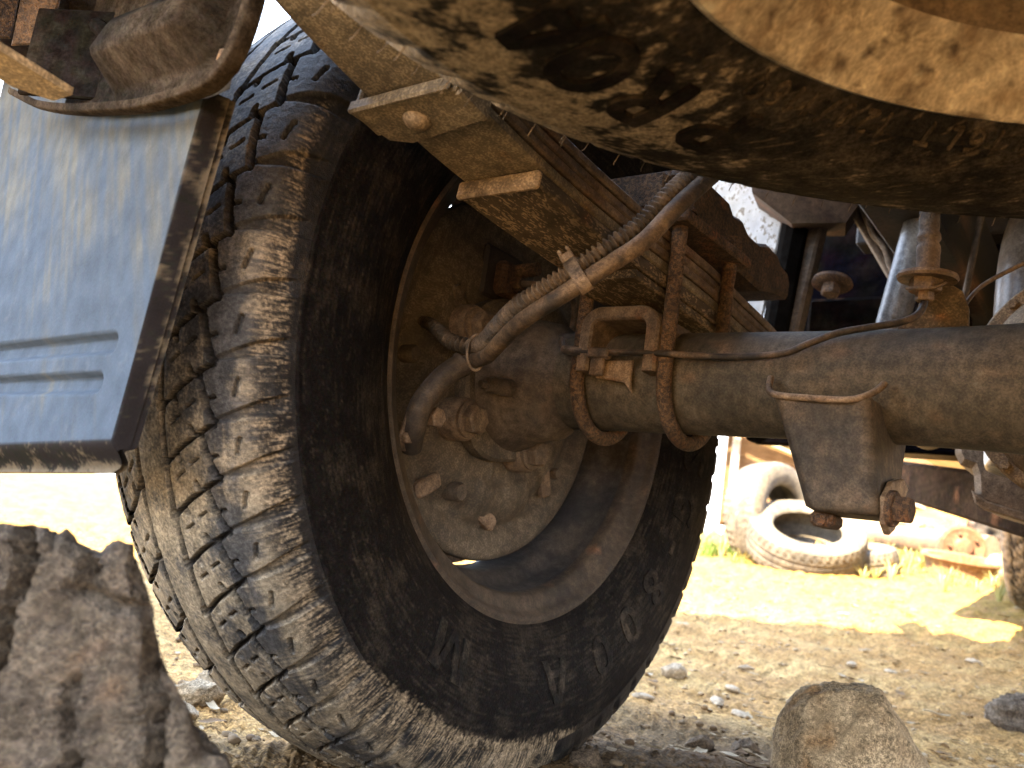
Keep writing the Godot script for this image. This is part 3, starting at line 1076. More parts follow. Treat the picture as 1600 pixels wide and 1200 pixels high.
func axle(truck: Node3D) -> void:
	var o := part("axle", truck)
	tag(o, "dusty brown rear axle tube with shock absorber bracket")
	var st := [Color(0.078, 0.072, 0.053), Color(0.140, 0.120, 0.080), Color(0.26, 0.17, 0.09), 0.48, 0.12, 0.04, 0.7]
	var s := Soup.new()
	var prof := [Vector2(0.088, 0.0435), Vector2(0.2, 0.0435), Vector2(0.33, 0.0425), Vector2(0.40, 0.0430), Vector2(0.47, 0.046), Vector2(0.53, 0.056), Vector2(0.60, 0.080), Vector2(0.67, 0.118), Vector2(0.73, 0.140), Vector2(0.80, 0.145), Vector2(0.87, 0.135), Vector2(0.95, 0.10), Vector2(1.03, 0.062), Vector2(1.12, 0.046), Vector2(1.45, 0.0435)]
	s.lathe(at(0, AXLE, 0), curve(prof, 6), 72)
	obj(s, "axle_tube", "steel", o, st, 0.010)
	# two U-bolts round the tube and over the leaves
	for x in [0.1305, 0.2135]:
		s = Soup.new()
		var path: Array = [Vector3(x, 0.526, 0.0525), Vector3(x, 0.45, 0.0515)]
		for k in 25:
			var a := PI * k / 24.0
			path.append(Vector3(x, AXLE - 0.0515 * sin(a), 0.0515 * cos(a)))
		path.append(Vector3(x, 0.45, -0.0515)); path.append(Vector3(x, 0.526, -0.0525))
		var dense: Array = []
		var rad: Array = []
		for k in path.size() - 1:
			var m := int(ceil(path[k].distance_to(path[k + 1]) / 0.006))
			for j in m:
				dense.append(path[k].lerp(path[k + 1], float(j) / m))
		dense.append(path[path.size() - 1])
		for q in dense: rad.append(0.0064 + (0.0004 * sin(q.y * 5200.0) if q.y > 0.478 else 0.0))
		s.tube(dense, rad, 18)
		obj(s, "u_bolt", "rusty", o, [Color(0.12, 0.086, 0.058), Color(0.27, 0.20, 0.135), Color(0.18, 0.105, 0.058), 0.45, 0.1, 0.2, 1.6], 0.005)
	# bent-plate seat that carries the spring above the tube
	s = Soup.new()
	var arch: Array = [Vector2(0.2045, 0.372), Vector2(0.2045, 0.408)]
	for k in 9: arch.append(Vector2(0.1905 + 0.014 * cos(PI / 2 * k / 8.0), 0.409 + 0.014 * sin(PI / 2 * k / 8.0)))
	for k in 9: arch.append(Vector2(0.1535 - 0.014 * sin(PI / 2 * k / 8.0), 0.409 + 0.014 * cos(PI / 2 * k / 8.0)))
	arch.append(Vector2(0.1395, 0.408)); arch.append(Vector2(0.1395, 0.372))
	var ap: Array = []
	for q in arch: ap.append(Vector3(q.x, q.y, 0))
	s.sweep(ap, Vector3(0, 0, 1), PackedVector2Array([Vector2(-0.060, -0.0055), Vector2(-0.0575, -0.007), Vector2(0.0605, -0.007), Vector2(0.063, -0.0055), Vector2(0.063, 0.0035), Vector2(0.0605, 0.005), Vector2(-0.0575, 0.005), Vector2(-0.060, 0.0035)]))
	obj(s, "spring_seat", "steel", o, [Color(0.13, 0.098, 0.065), Color(0.25, 0.185, 0.12), RUST, 0.55, 0.0, 0.04, 1.3], 0.005)
	# pressed bracket for the shock absorber, with lip, ear and bolt
	s = Soup.new()
	var rings: Array = []
	var hs := [0.3535, 0.349, 0.335, 0.315, 0.295, 0.283, 0.277, 0.2745]
	for i in hs.size():
		var y: float = hs[i]
		var t := clampf((0.3535 - y) / 0.079, 0.0, 1.0)
		var x0 := lerpf(0.3095, 0.337, pow(t, 0.95))
		var x1 := lerpf(0.377, 0.386, t)
		var zf := lerpf(0.069, 0.060, t)
		var zb := lerpf(-0.060, 0.004, pow(t, 0.85))
		var r := 0.008
		var ins := 0.004 if i == hs.size() - 1 else 0.0
		var ring: Array = []
		for c in [[x1 - r - ins, zf - r - ins, 0.0], [x0 + r + ins, zf - r - ins, 0.5], [x0 + r + ins, zb + r + ins, 1.0], [x1 - r - ins, zb + r + ins, 1.5]]:
			for k in 7:
				var a: float = PI * (float(c[2]) + 0.5 * k / 6.0)
				ring.append(Vector3(c[0] + r * cos(a), y, c[1] + r * sin(a)))
		rings.append(ring)
	for i in rings.size() - 1:
		var m: int = rings[i].size()
		for k in m:
			var l := (k + 1) % m
			var cen := Vector3(0.352, rings[i][k].y, 0.022)
			s.quad(rings[i][k], rings[i][l], rings[i + 1][l], rings[i + 1][k], rings[i][k] - cen)
	s.fan(rings[rings.size() - 1], Vector3.DOWN)
	s.renormal()
	obj(s, "shock_bracket", "steel", o, [Color(0.060, 0.053, 0.043), Color(0.150, 0.115, 0.075), RUST, 0.42, 0.0, 0.04, 0.9], 0.006)
	s = Soup.new()   # the curled upper lip
	var lip := curve([Vector3(0.302, 0.3695, 0.052), Vector3(0.3035, 0.362, 0.058), Vector3(0.3075, 0.356, 0.065), Vector3(0.316, 0.3525, 0.070), Vector3(0.340, 0.3505, 0.0725), Vector3(0.362, 0.3500, 0.0715), Vector3(0.372, 0.353, 0.067), Vector3(0.3785, 0.359, 0.059), Vector3(0.382, 0.366, 0.051)], 6)
	s.tube(lip, 0.0025, 10)
	obj(s, "bracket_lip", "steel", o, [Color(0.10, 0.07, 0.045), TAN, RUST, 0.4, 0.1, 0.25, 1.4], 0.004)
	s = Soup.new()   # side web running forward and its ear
	s.prism(Transform3D(Basis(Vector3(0, 0, -1), Vector3(0, 1, 0), Vector3(1, 0, 0)), Vector3(0.3875, 0, 0)), PackedVector2Array([Vector2(-0.040, 0.300), Vector2(-0.056, 0.288), Vector2(-0.052, 0.270), Vector2(-0.040, 0.264), Vector2(-0.028, 0.268), Vector2(-0.018, 0.280), Vector2(0.004, 0.300), Vector2(-0.010, 0.306)]), 0.005, 0.001)
	obj(s, "bracket_web", "steel", o, [Color(0.18, 0.13, 0.085), Color(0.36, 0.265, 0.165), RUST, 0.5, 0.0, 0.08, 1.2], 0.006)
	s = Soup.new()
	s.bolt(along(Vector3(0.390, 0.2815, 0.046), Vector3(1, -0.02, 0.12)), 0.0095, 0.014, 1.3)
	obj(s, "bracket_bolt", "rusty", o, [Color(0.09, 0.055, 0.035), BROWN, RUST, 0.45, 0.0, 0.3, 1.4], 0.004)
	s = Soup.new()
	s.box(at(0.344, 0.270, 0.030), Vector3(0.016, 0.011, 0.03), 0.003)
	s.tube([Vector3(0.344, 0.269, 0.03), Vector3(0.344, 0.269, 0.046)], 0.0042, 14)
	obj(s, "bracket_foot", "rusty", o, [Color(0.08, 0.05, 0.03), BROWN, RUST, 0.4, 0.0, 0.3, 1.4], 0.004)
	# thin brake line along the tube, its clip and support
	s = Soup.new()
	s.tube(curve([Vector3(0.108, 0.404, 0.050), Vector3(0.114, 0.394, 0.055), Vector3(0.124, 0.389, 0.0605), Vector3(0.16, 0.388, 0.0605), Vector3(0.208, 0.387, 0.0605), Vector3(0.26, 0.386, 0.050), Vector3(0.305, 0.389, 0.0465), Vector3(0.325, 0.398, 0.0425), Vector3(0.343, 0.407, 0.0365), Vector3(0.362, 0.4125, 0.030), Vector3(0.381, 0.418, 0.022), Vector3(0.391, 0.425, 0.014), Vector3(0.394, 0.435, 0.006), Vector3(0.394, 0.446, 0.003)], 8), 0.0027, 10)
	obj(s, "brake_line", "hose", o, [Color(0.028, 0.026, 0.024), BROWN, RUST, 0.28, 0.15, 0.0, 1.4], 0.004)
	s = Soup.new()
	s.tube([Vector3(0.119, 0.391, 0.060), Vector3(0.139, 0.388, 0.0605)], 0.0042, 12)
	s.box(at(0.156, 0.387, 0.0605), Vector3(0.020, 0.009, 0.009), 0.0015)
	s.box(at(0.155, 0.378, 0.0600), Vector3(0.013, 0.020, 0.005), 0.001)
	obj(s, "line_clip", "steel", o, [Color(0.05, 0.045, 0.04), BROWN, RUST, 0.35, 0.1, 0.05, 1.5], 0.004)
	s = Soup.new()
	s.prism(Transform3D(Basis(Vector3(1, 0, 0), Vector3(0, 1, 0), Vector3(0, 0, 1)).rotated(Vector3.RIGHT, -0.25), Vector3(0.168, 0.372, 0.0505)), PackedVector2Array([Vector2(-0.018, -0.004), Vector2(-0.012, 0.012), Vector2(0.014, 0.012), Vector2(0.016, -0.006), Vector2(0.020, -0.018), Vector2(0.010, -0.008)]), 0.004, 0.001)
	obj(s, "line_bracket", "steel", o, [BROWN, TAN, RUST, 0.45, 0.1, 0.15, 1.5], 0.004)
	# upright tab on the tube with the flexible hose, its collar and nut
	s = Soup.new()
	s.prism(Transform3D(Basis().rotated(Vector3.UP, 0.35), Vector3(0.398, 0.4185, -0.012)), PackedVector2Array([Vector2(-0.030, -0.012), Vector2(-0.024, 0.004), Vector2(-0.012, 0.018), Vector2(-0.008, 0.036), Vector2(0.008, 0.040), Vector2(0.018, 0.034), Vector2(0.0235, 0.020), Vector2(0.0245, -0.012)]), 0.004, 0.001)
	obj(s, "hose_tab", "flecked", o, [Color(0.10, 0.078, 0.05), Color(0.21, 0.155, 0.095), RUST, 0.5, 0.0, 0.12, 1.4], 0.005)
	s = Soup.new()
	s.lathe(Transform3D(Basis(Vector3(0.05, 1, 0.03).normalized(), Vector3(-1, 0.05, 0).normalized(), Vector3(0, -0.03, 1).normalized()), Vector3(0.3945, 0.4555, 0.002)), [Vector2(0, 0), Vector2(0, 0.0205), Vector2(0.002, 0.0215), Vector2(0.0045, 0.0205), Vector2(0.006, 0.008), Vector2(0.006, 0)], 36)
	s.bolt(along(Vector3(0.394, 0.4555, 0.004), Vector3(0, -1, 0)), 0.0115, 0.010, 0.0)
	s.bolt(along(Vector3(0.394, 0.447, 0.004), Vector3(0, -1, 0)), 0.0065, 0.008, 0.0)
	s.tube([Vector3(0.382, 0.449, 0.006), Vector3(0.388, 0.446, 0.014), Vector3(0.402, 0.446, 0.013), Vector3(0.408, 0.452, 0.006)], 0.0014, 8)
	obj(s, "hose_union", "steel", o, [Color(0.16, 0.11, 0.06), Color(0.33, 0.23, 0.13), RUST, 0.5, 0.1, 0.1, 1.6], 0.004)
	s = Soup.new()
	var hp: Array = []
	var hr: Array = []
	for k in 60:
		var y := 0.461 + 0.003 * k
		hp.append(Vector3(0.3945 - 0.02 * (y - 0.461), y, 0.002))
		var r := 0.0072
		if y < 0.478: r = 0.0082
		elif y < 0.496: r = 0.0078 + 0.0011 * sin((y - 0.478) * TAU / 0.009)
		hr.append(r)
	s.tube(hp, hr, 18)
	obj(s, "brake_hose", "hose", o, [Color(0.14, 0.095, 0.06), Color(0.24, 0.17, 0.10), RUST, 0.55, 0.0, 0.0, 1.4], 0.005)

func ytop(z: float) -> float:
	var q := [Vector2(-0.75, 0.44), Vector2(-0.5, 0.455), Vector2(-0.217, 0.478), Vector2(-0.105, 0.4875), Vector2(-0.026, 0.4930), Vector2(0.077, 0.4945), Vector2(0.131, 0.4965), Vector2(0.198, 0.5000), Vector2(0.26, 0.5055), Vector2(0.32, 0.5140), Vector2(0.37, 0.5245), Vector2(0.42, 0.5375), Vector2(0.50, 0.560), Vector2(0.65, 0.605), Vector2(0.80, 0.655)]
	for i in q.size() - 1:
		if z <= q[i + 1].x:
			var p0: Vector2 = q[maxi(i - 1, 0)]
			var p3: Vector2 = q[mini(i + 2, q.size() - 1)]
			return cubic_interpolate(q[i].y, q[i + 1].y, p0.y, p3.y, (z - q[i].x) / (q[i + 1].x - q[i].x))
	return 0.655

func spring(truck: Node3D) -> void:
	var o := part("leaf_spring", truck)
	tag(o, "dusty leaf spring running up from the axle to the tail")
	var xs := 0.1715
	var below := 0.0
	var leaves := [[-0.72, 0.74, 0.0090], [-0.66, 0.70, 0.0090], [-0.52, 0.62, 0.0088], [-0.40, 0.60, 0.0100], [-0.30, 0.2425, 0.0125], [-0.20, 0.10, 0.0085]]
	for i in leaves.size():
		var L: Array = leaves[i]
		var th: float = L[2]
		var s := Soup.new()
		var path: Array = []
		var m := int((L[1] - L[0]) / 0.012)
		for k in m + 1:
			var z := lerpf(L[0], L[1], float(k) / m)
			var y := ytop(z) - below - th * 0.5
			path.append(Vector3(xs, y, z))
		var t := th - 0.0013
		var w := 0.035 - (0.0012 if i % 2 else 0.0)
		var b := 0.0016
		s.sweep(path, Vector3.RIGHT, PackedVector2Array([Vector2(-w + b, -t / 2), Vector2(w - b, -t / 2), Vector2(w, -t / 2 + b), Vector2(w, t / 2 - b), Vector2(w - b, t / 2), Vector2(-w + b, t / 2), Vector2(-w, t / 2 - b), Vector2(-w, -t / 2 + b)]))
		var st := [Color(0.12, 0.082, 0.054), Color(0.27, 0.205, 0.140), Color(0.19, 0.105, 0.054), 0.42, -0.22, 0.22, 1.0]
		var mt := "steel"
		if i >= 3:
			st = [Color(0.11, 0.088, 0.062), Color(0.46, 0.35, 0.22), Color(0.24, 0.13, 0.06), 0.32, -0.28, 0.06, 1.0]
			mt = "streaked" if i >= 4 else "flecked"
			if i == 3: st = [Color(0.13, 0.112, 0.082), Color(0.34, 0.285, 0.205), Color(0.22, 0.14, 0.07), 0.46, -0.20, 0.10, 1.0]
		obj(s, "leaf", mt, o, st, 0.008)
		below += th
	# the raised end of the helper leaf
	var s := Soup.new()
	var ye := ytop(0.2425) - 0.0370
	s.box(Transform3D(Basis().rotated(Vector3.RIGHT, -0.12), Vector3(xs, ye - 0.0075, 0.2415)), Vector3(0.0705, 0.0135, 0.006), 0.002)
	obj(s, "leaf_tip", "flecked", o, [Color(0.10, 0.075, 0.05), TAN, RUST, 0.6, 0.0, 0.0, 1.3], 0.004)
	# rebound clip: a strap folded round the leaves, riveted below
	s = Soup.new()
	var zc := 0.318
	var slope := -atan2(ytop(0.34) - ytop(0.29), 0.05)
	var T := Transform3D(Basis().rotated(Vector3.RIGHT, slope), Vector3(xs, ytop(zc) - 0.019, zc))
	s.prism(T * Transform3D(Basis(Vector3(1, 0, 0), Vector3(0, 0, 1), Vector3(0, -1, 0)), Vector3(0, -0.0235, 0)), PackedVector2Array([Vector2(-0.047, 0.019), Vector2(0.041, 0.016), Vector2(0.041, -0.014), Vector2(-0.024, -0.021), Vector2(-0.040, -0.014)]), 0.005, 0.0015)
	s.box(T * at(-0.0435, 0.004, 0.004), Vector3(0.005, 0.058, 0.026), 0.0015)
	s.box(T * at(0.0395, 0.0, 0.0), Vector3(0.005, 0.054, 0.028), 0.0015)
	s.box(T * at(0, 0.024, 0), Vector3(0.086, 0.005, 0.026), 0.0015)
	s.box(T * at(-0.004, -0.0225, 0.0185), Vector3(0.084, 0.009, 0.004), 0.0015)
	obj(s, "rebound_clip", "flecked", o, [Color(0.17, 0.145, 0.105), Color(0.36, 0.30, 0.215), RUST, 0.5, -0.1, 0.04, 1.0], 0.005)
	s = Soup.new()
	s.lathe(Transform3D(T.basis * Basis(Vector3(0, -1, 0), Vector3(1, 0, 0), Vector3(0, 0, 1)), T * Vector3(-0.004, -0.025, -0.001)), [Vector2(0, 0.0092), Vector2(0.002, 0.0090), Vector2(0.004, 0.0075), Vector2(0.0058, 0.0045), Vector2(0.0064, 0.0)], 26)
	obj(s, "rivet", "flecked", o, [Color(0.26, 0.2, 0.13), TAN, RUST, 0.5, 0, 0.0, 1.3], 0.003)
	# top plate that the U-bolts clamp, with nuts and a rubber bump stop
	s = Soup.new()
	var poly := PackedVector2Array([Vector2(-0.235, 0.522), Vector2(-0.236, 0.541), Vector2(-0.226, 0.552), Vector2(-0.205, 0.553), Vector2(-0.192, 0.560), Vector2(-0.165, 0.5615), Vector2(-0.140, 0.5535), Vector2(-0.110, 0.553), Vector2(-0.092, 0.561), Vector2(-0.070, 0.5575), Vector2(-0.058, 0.566), Vector2(0.02, 0.566), Vector2(0.07, 0.54), Vector2(0.07, 0.512), Vector2(-0.16, 0.509), Vector2(-0.20, 0.519)])
	s.prism(Transform3D(Basis(Vector3(0, 0, 1), Vector3(0, 1, 0), Vector3(-1, 0, 0)), Vector3(0.170, 0, 0)), poly, 0.070, 0.004)
	obj(s, "bump_stop", "rusty", o, [Color(0.075, 0.052, 0.034), Color(0.18, 0.125, 0.075), RUST, 0.45, 0.0, 0.1, 1.3], 0.008)
	s = Soup.new()
	s.box(Transform3D(Basis().rotated(Vector3.RIGHT, 0.03), Vector3(0.172, 0.503, 0.0)), Vector3(0.112, 0.010, 0.140), 0.002)
	for x in [0.1305, 0.2135]:
		for z in [-0.0525, 0.0525]:
			s.bolt(along(Vector3(x, 0.508, z), Vector3.UP), 0.0105, 0.013, 1.2)
	obj(s, "clamp_plate", "rusty", o, [Color(0.09, 0.058, 0.036), BROWN, RUST, 0.45, 0.0, 0.3, 1.3], 0.006)

func hoses(truck: Node3D) -> void:
	var o := part("hose_pair", truck)
	tag(o, "corrugated conduit and smooth hose tied together in front of the leaf spring")
	var base := curve([Vector3(0.285, 0.580, 0.060), Vector3(0.272, 0.530, 0.105), Vector3(0.258, 0.480, 0.148), Vector3(0.243, 0.4470, 0.1660), Vector3(0.226, 0.4260, 0.1800), Vector3(0.200, 0.4040, 0.1900), Vector3(0.165, 0.3860, 0.1880), Vector3(0.132, 0.3745, 0.1700), Vector3(0.105, 0.3690, 0.1500), Vector3(0.085, 0.3680, 0.1420)], 30)
	# conduit
	var path: Array = []
	for q in base: path.append(q + Vector3(-0.0032, 0.0052, -0.001))
	for q in curve([path[path.size() - 1], Vector3(0.062, 0.3775, 0.1430), Vector3(0.040, 0.3900, 0.1390), Vector3(0.018, 0.3990, 0.1290), Vector3(-0.004, 0.4010, 0.1230)], 24).slice(1): path.append(q)
	var len := 0.0
	var dense: Array = []
	var rad: Array = []
	for i in path.size() - 1:
		var l: float = path[i].distance_to(path[i + 1])
		var m := maxi(1, int(ceil(l / 0.00055)))
		for k in m:
			dense.append(path[i].lerp(path[i + 1], float(k) / m))
			var ribbed := sst(0.46, 0.38, len) * 0.0011 + 0.00012
			rad.append(0.0056 + ribbed * 1.2 * sin(len * TAU / 0.0046))
			len += l / m
	var s := Soup.new()
	s.tube(dense, rad, 16)
	obj(s, "conduit", "hose", o, [Color(0.055, 0.050, 0.044), Color(0.27, 0.20, 0.125), RUST, 0.40, 0.12, 0.0, 1.3], 0.0)
	s = Soup.new()
	var sm: Array = []
	for q in base: sm.append(q + Vector3(0.0045, -0.0066, 0.001))
	for q in curve([sm[sm.size() - 1], Vector3(0.078, 0.3560, 0.1460)], 6).slice(1): sm.append(q)
	s.tube(sm, 0.0063, 16)
	obj(s, "smooth_hose", "hose", o, [Color(0.075, 0.055, 0.038), Color(0.29, 0.205, 0.12), Color(0.03, 0.027, 0.024), 0.45, 0.15, 0.25, 1.5], 0.005)
	# the bent guide tube that takes the smooth hose down to the plate
	s = Soup.new()
	var gt := curve([Vector3(0.0800, 0.3555, 0.1475), Vector3(0.0760, 0.3470, 0.1560), Vector3(0.0720, 0.3350, 0.1640), Vector3(0.0660, 0.3180, 0.1700), Vector3(0.0600, 0.3000, 0.1680), Vector3(0.0500, 0.2850, 0.1580)], 8)
	s.tube(gt, 0.0096, 18, false)
	s.tube([gt[0] + Vector3(0.0012, 0.0018, -0.0016), gt[1]], [0.0108, 0.0104], 18, false)
	obj(s, "guide_tube", "steel", o, [Color(0.025, 0.022, 0.020), Color(0.095, 0.070, 0.046), RUST, 0.40, 0.1, 0.0, 1.3], 0.004)
	s = Soup.new()
	s.box(Transform3D(Basis().rotated(Vector3.FORWARD, 0.3), Vector3(0.058, 0.300, 0.170)), Vector3(0.004, 0.040, 0.018), 0.001)
	s.bolt(at(0.060, 0.312, 0.150), 0.0085, 0.010, 0.0)
	s.bolt(at(0.050, 0.292, 0.172), 0.006, 0.012, 0.0)
	obj(s, "guide_bracket", "steel", o, [Color(0.08, 0.06, 0.045), BROWN, RUST, 0.5, 0, 0, 1.3], 0.004)
	# plastic ties
	for k in [[0.52, true], [0.955, false]]:
		var i := int(k[0] * (base.size() - 1))
		var c: Vector3 = base[i] + Vector3(0.0006, -0.0007, 0)
		var t: Vector3 = (base[i + 1] - base[i - 1]).normalized()
		var up := (Vector3(-0.0077, 0.0118, -0.002) - t * t.dot(Vector3(-0.0077, 0.0118, -0.002))).normalized()
		var sd := t.cross(up)
		s = Soup.new()
		var loop: Array = []
		for j in 37:
			var a := TAU * j / 36.0
			loop.append(c + up * (0.0145 * cos(a)) + sd * (0.0086 * sin(a)))
		if k[1]:
			var band: Array = []
			for q in loop: band.append(q)
			s.sweep(band, t, PackedVector2Array([Vector2(-0.0045, -0.001), Vector2(0.0045, -0.001), Vector2(0.0045, 0.001), Vector2(-0.0045, 0.001)]), false)
			s.box(Transform3D(Basis(t, up, sd), c + up * 0.0175), Vector3(0.010, 0.007, 0.010), 0.001)
			s.box(Transform3D(Basis(t, up, sd), c + up * 0.0225 + t * 0.003), Vector3(0.003, 0.006, 0.012), 0.0008)
			s.box(Transform3D(Basis(t, up, sd), c + up * 0.0225 - t * 0.0035), Vector3(0.0025, 0.005, 0.012), 0.0008)
		else:
			s.tube(loop, 0.0013, 8, false)
		obj(s, "cable_tie", "hose", o, [Color(0.06, 0.055, 0.05), TAN, RUST, 0.4, -0.2, 0.0, 1.6], 0.004)

func flap(truck: Node3D) -> void:
	var o := part("mud_flap", truck)
	tag(o, "pale dusty mud flap with two pressed slots behind the tyre")
	# outline on the flap's plane: right edge leans out towards the top
	var nx := 170
	var ny := 190
	var V: Array = []
	var v := PackedVector3Array()
	for j in ny + 1:
		var y := lerpf(0.2235, 0.53, pow(float(j) / ny, 1.15))
		var xr := 0.0815 + (y - 0.25) * 0.122
		for i in nx + 1:
			var t := float(i) / nx
			var x := lerpf(-0.20 - 0.03 * (y - 0.22), xr, 1.0 - pow(1.0 - t, 1.35))
			var yy := minf(y, lerpf(0.475, 0.450, clampf((x + 0.055) / 0.09, 0.0, 1.0))) if x > -0.055 else y
			yy += (0.075 * (x + 0.075) - 0.0022) * (1.0 - clampf((y - 0.2235) / 0.2, 0.0, 1.0))
			v.append(Vector3(x, yy, 0))
	var w := nx + 1
	for k in v.size():
		var q := v[k]
		var edge := maxf(0.0, 0.0815 + (q.y - 0.25) * 0.122 - q.x)
		var bot := q.y - 0.2213 - 0.075 * (q.x + 0.075)
		# rounded corner
		var cr := 0.020
		var de := minf(edge, bot)
		if edge < cr and bot < cr:
			de = cr - Vector2(cr - edge, cr - bot).length()
			if de < 0.0:   # pull corner points back on to the arc
				var d := Vector2(cr - edge, cr - bot)
				var m := d * (1.0 - cr / d.length())
				q.x -= m.x; q.y += m.y
				edge += m.x; bot += m.y
		var z := 0.4065 + 0.0135 * minf(sst(0.0, 0.0035, edge), sst(0.001, 0.0165, bot))
		for sl in [[0.3020, 0.0635, 0.0068], [0.2790, 0.0560, 0.0068]]:
			var yc: float = sl[0] - (q.x - 0.0) * -0.03
			var dx := maxf(0.0, q.x - (float(sl[1]) - float(sl[2])))
			var ds := Vector2(dx, q.y - yc).length()
			z -= 0.006 * (1.0 - sst(float(sl[2]) - 0.0035, float(sl[2]), ds)) * (0.75 + 0.25 * sst(-0.006, 0.006, q.y - yc))
		z += 0.004 * sin(q.x * 14.0 + 0.8) * sst(0.25, 0.45, q.y)
		v[k] = Vector3(q.x, q.y, z)
	var s := Soup.new()
	var nn := PackedVector3Array()
	nn.resize(v.size())
	for j in ny + 1:
		for i in nx + 1:
			var a: Vector3 = v[j * w + mini(i + 1, nx)] - v[j * w + maxi(i - 1, 0)]
			var b: Vector3 = v[mini(j + 1, ny) * w + i] - v[maxi(j - 1, 0) * w + i]
			var g := a.cross(b)
			if g.z < 0.0: g = -g
			nn[j * w + i] = g.normalized()
	for j in ny:
		for i in nx:
			var k := j * w + i
			s.squad(v[k], v[k + 1], v[k + w + 1], v[k + w], nn[k], nn[k + 1], nn[k + w + 1], nn[k + w])
			var back := Vector3(0, 0, -0.004)
			s.squad(v[k] + back, v[k + 1] + back, v[k + w + 1] + back, v[k + w] + back, -nn[k], -nn[k + 1], -nn[k + w + 1], -nn[k + w])
	var col := PackedColorArray()
	col.resize(s.p.size())
	for i in s.p.size():
		var p := s.p[i]
		var st := nmid.get_noise_3d(p.x * 2.6 + p.y * 1.0, p.y * 0.14, 0.3)
		var st2 := nfine.get_noise_3d(p.x * 1.0 + p.y * 0.4, p.y * 0.08, 0.9)
		var lo := nlow.get_noise_3d(p.x * 1.3, p.y * 1.3, 2.0)
		var mi := nmid.get_noise_3dv(p)
		var fi := nfine.get_noise_3dv(p)
		var c := Color(0.082, 0.108, 0.142)
		c = c.lerp(Color(0.135, 0.135, 0.115), sst(-0.05, 0.85, 0.50 * st + 0.40 * lo + 0.06 * st2 + 0.45 * sst(0.33, 0.43, p.y) - 0.05))
		c = c.lerp(Color(0.17, 0.185, 0.195), 0.3 * sst(0.2, 0.7, 0.8 * mi + 0.1 * fi + 0.15 * st2))
		var k := 1.0 + 0.12 * lo + 0.04 * fi
		var edge := 0.0815 + (p.y - 0.25) * 0.122 - p.x
		var bd := minf(edge * 4.7, p.y - 0.2213 - 0.075 * (p.x + 0.075))
		if bd < 0.0175:  # dusty bevel drawn darker: its turned-away shade is put into the colour
			var b := Color(0.028, 0.026, 0.024).lerp(Color(0.16, 0.13, 0.09), sst(0.2, 0.6, 0.10 + 0.6 * mi + 0.3 * fi + 0.5 * sst(0.008, 0.0, bd)))
			c = b.lerp(c, sst(0.0155, 0.0175, bd))
		col[i] = Color(c.r * k, c.g * k, c.b * k)
	var a := []
	a.resize(Mesh.ARRAY_MAX)
	a[Mesh.ARRAY_VERTEX] = s.p
	a[Mesh.ARRAY_NORMAL] = s.n
	a[Mesh.ARRAY_COLOR] = col
	var m := ArrayMesh.new()
	m.add_surface_from_arrays(Mesh.PRIMITIVE_TRIANGLES, a)
	place(m, "flap_panel", "plastic", o)

	# moulded liner above the flap: an open shell with a ledge inside
	var L := part("liner", truck)
	tag(L, "dark moulded plastic liner above the mud flap, hollow side down")
	# stations run along the rim from left to right; each is a column of points going up the inside
	var rim := [Vector3(-0.110, 0.4800, 0.446), Vector3(-0.060, 0.4605, 0.446), Vector3(-0.008, 0.4475, 0.446), Vector3(0.0375, 0.4395, 0.446), Vector3(0.072, 0.4345, 0.446), Vector3(0.100, 0.4335, 0.4455), Vector3(0.122, 0.4335, 0.4455), Vector3(0.140, 0.4350, 0.446), Vector3(0.1535, 0.4420, 0.447), Vector3(0.162, 0.4525, 0.448), Vector3(0.167, 0.464, 0.449), Vector3(0.170, 0.480, 0.450), Vector3(0.172, 0.51, 0.452), Vector3(0.176, 0.58, 0.455)]
	var rr := curve(rim, 6)
	s = Soup.new()
	for i in rr.size() - 1:   # rolled lip and outer skin
		var p0: Vector3 = rr[i]
		var p1: Vector3 = rr[i + 1]
		var d := (p1 - p0).normalized()
		var out := Vector3(d.y, -d.x, 0).normalized()
		for q in [[Vector3(0, 0, 0), out * 0.001 + Vector3(0, 0, -0.0015)], [out * 0.001 + Vector3(0, 0, -0.0015), out * 0.0012 + Vector3(0, 0, -0.005)], [out * 0.0012 + Vector3(0, 0, -0.005), Vector3(0, 0, -0.010)]]:
			s.quad(p0 + q[0], p1 + q[0], p1 + q[1], p0 + q[1], out + Vector3(0, 0, 0.2))
		var inn := -out * 0.0035
		s.quad(p0, p1, p1 + inn + Vector3(0, 0, 0.0005), p0 + inn + Vector3(0, 0, 0.0005), Vector3(0, -0.3, 1))
		s.quad(p0 + inn, p1 + inn, p1 + inn + Vector3(0, 0, -0.012), p0 + inn + Vector3(0, 0, -0.012), -out)
	s.renormal()
	obj(s, "liner_rim", "matte", L, [Color(0.026, 0.024, 0.021), Color(0.095, 0.075, 0.052), RUST, 0.42, -0.25, 0.0, 0.6], 0.006)
	s = Soup.new()   # back wall, ledge and pocket
	var prof := [Vector3(0, 0.430, 0.4195), Vector3(0, 0.4560, 0.4215), Vector3(0, 0.4600, 0.4240), Vector3(0, 0.4720, 0.4420), Vector3(0, 0.4760, 0.4440), Vector3(0, 0.4900, 0.4420), Vector3(0, 0.4960, 0.4390), Vector3(0, 0.5030, 0.4230), Vector3(0, 0.60, 0.4180)]
	var xsn := [-0.058, 0.010, 0.020, 0.075, 0.104, 0.112, 0.117, 0.126, 0.136]
	var amount := [0.0, 0.0, 1.0, 1.0, 1.0, 0.9, 0.0, 0.0, 0.0]
	var g: Array = []
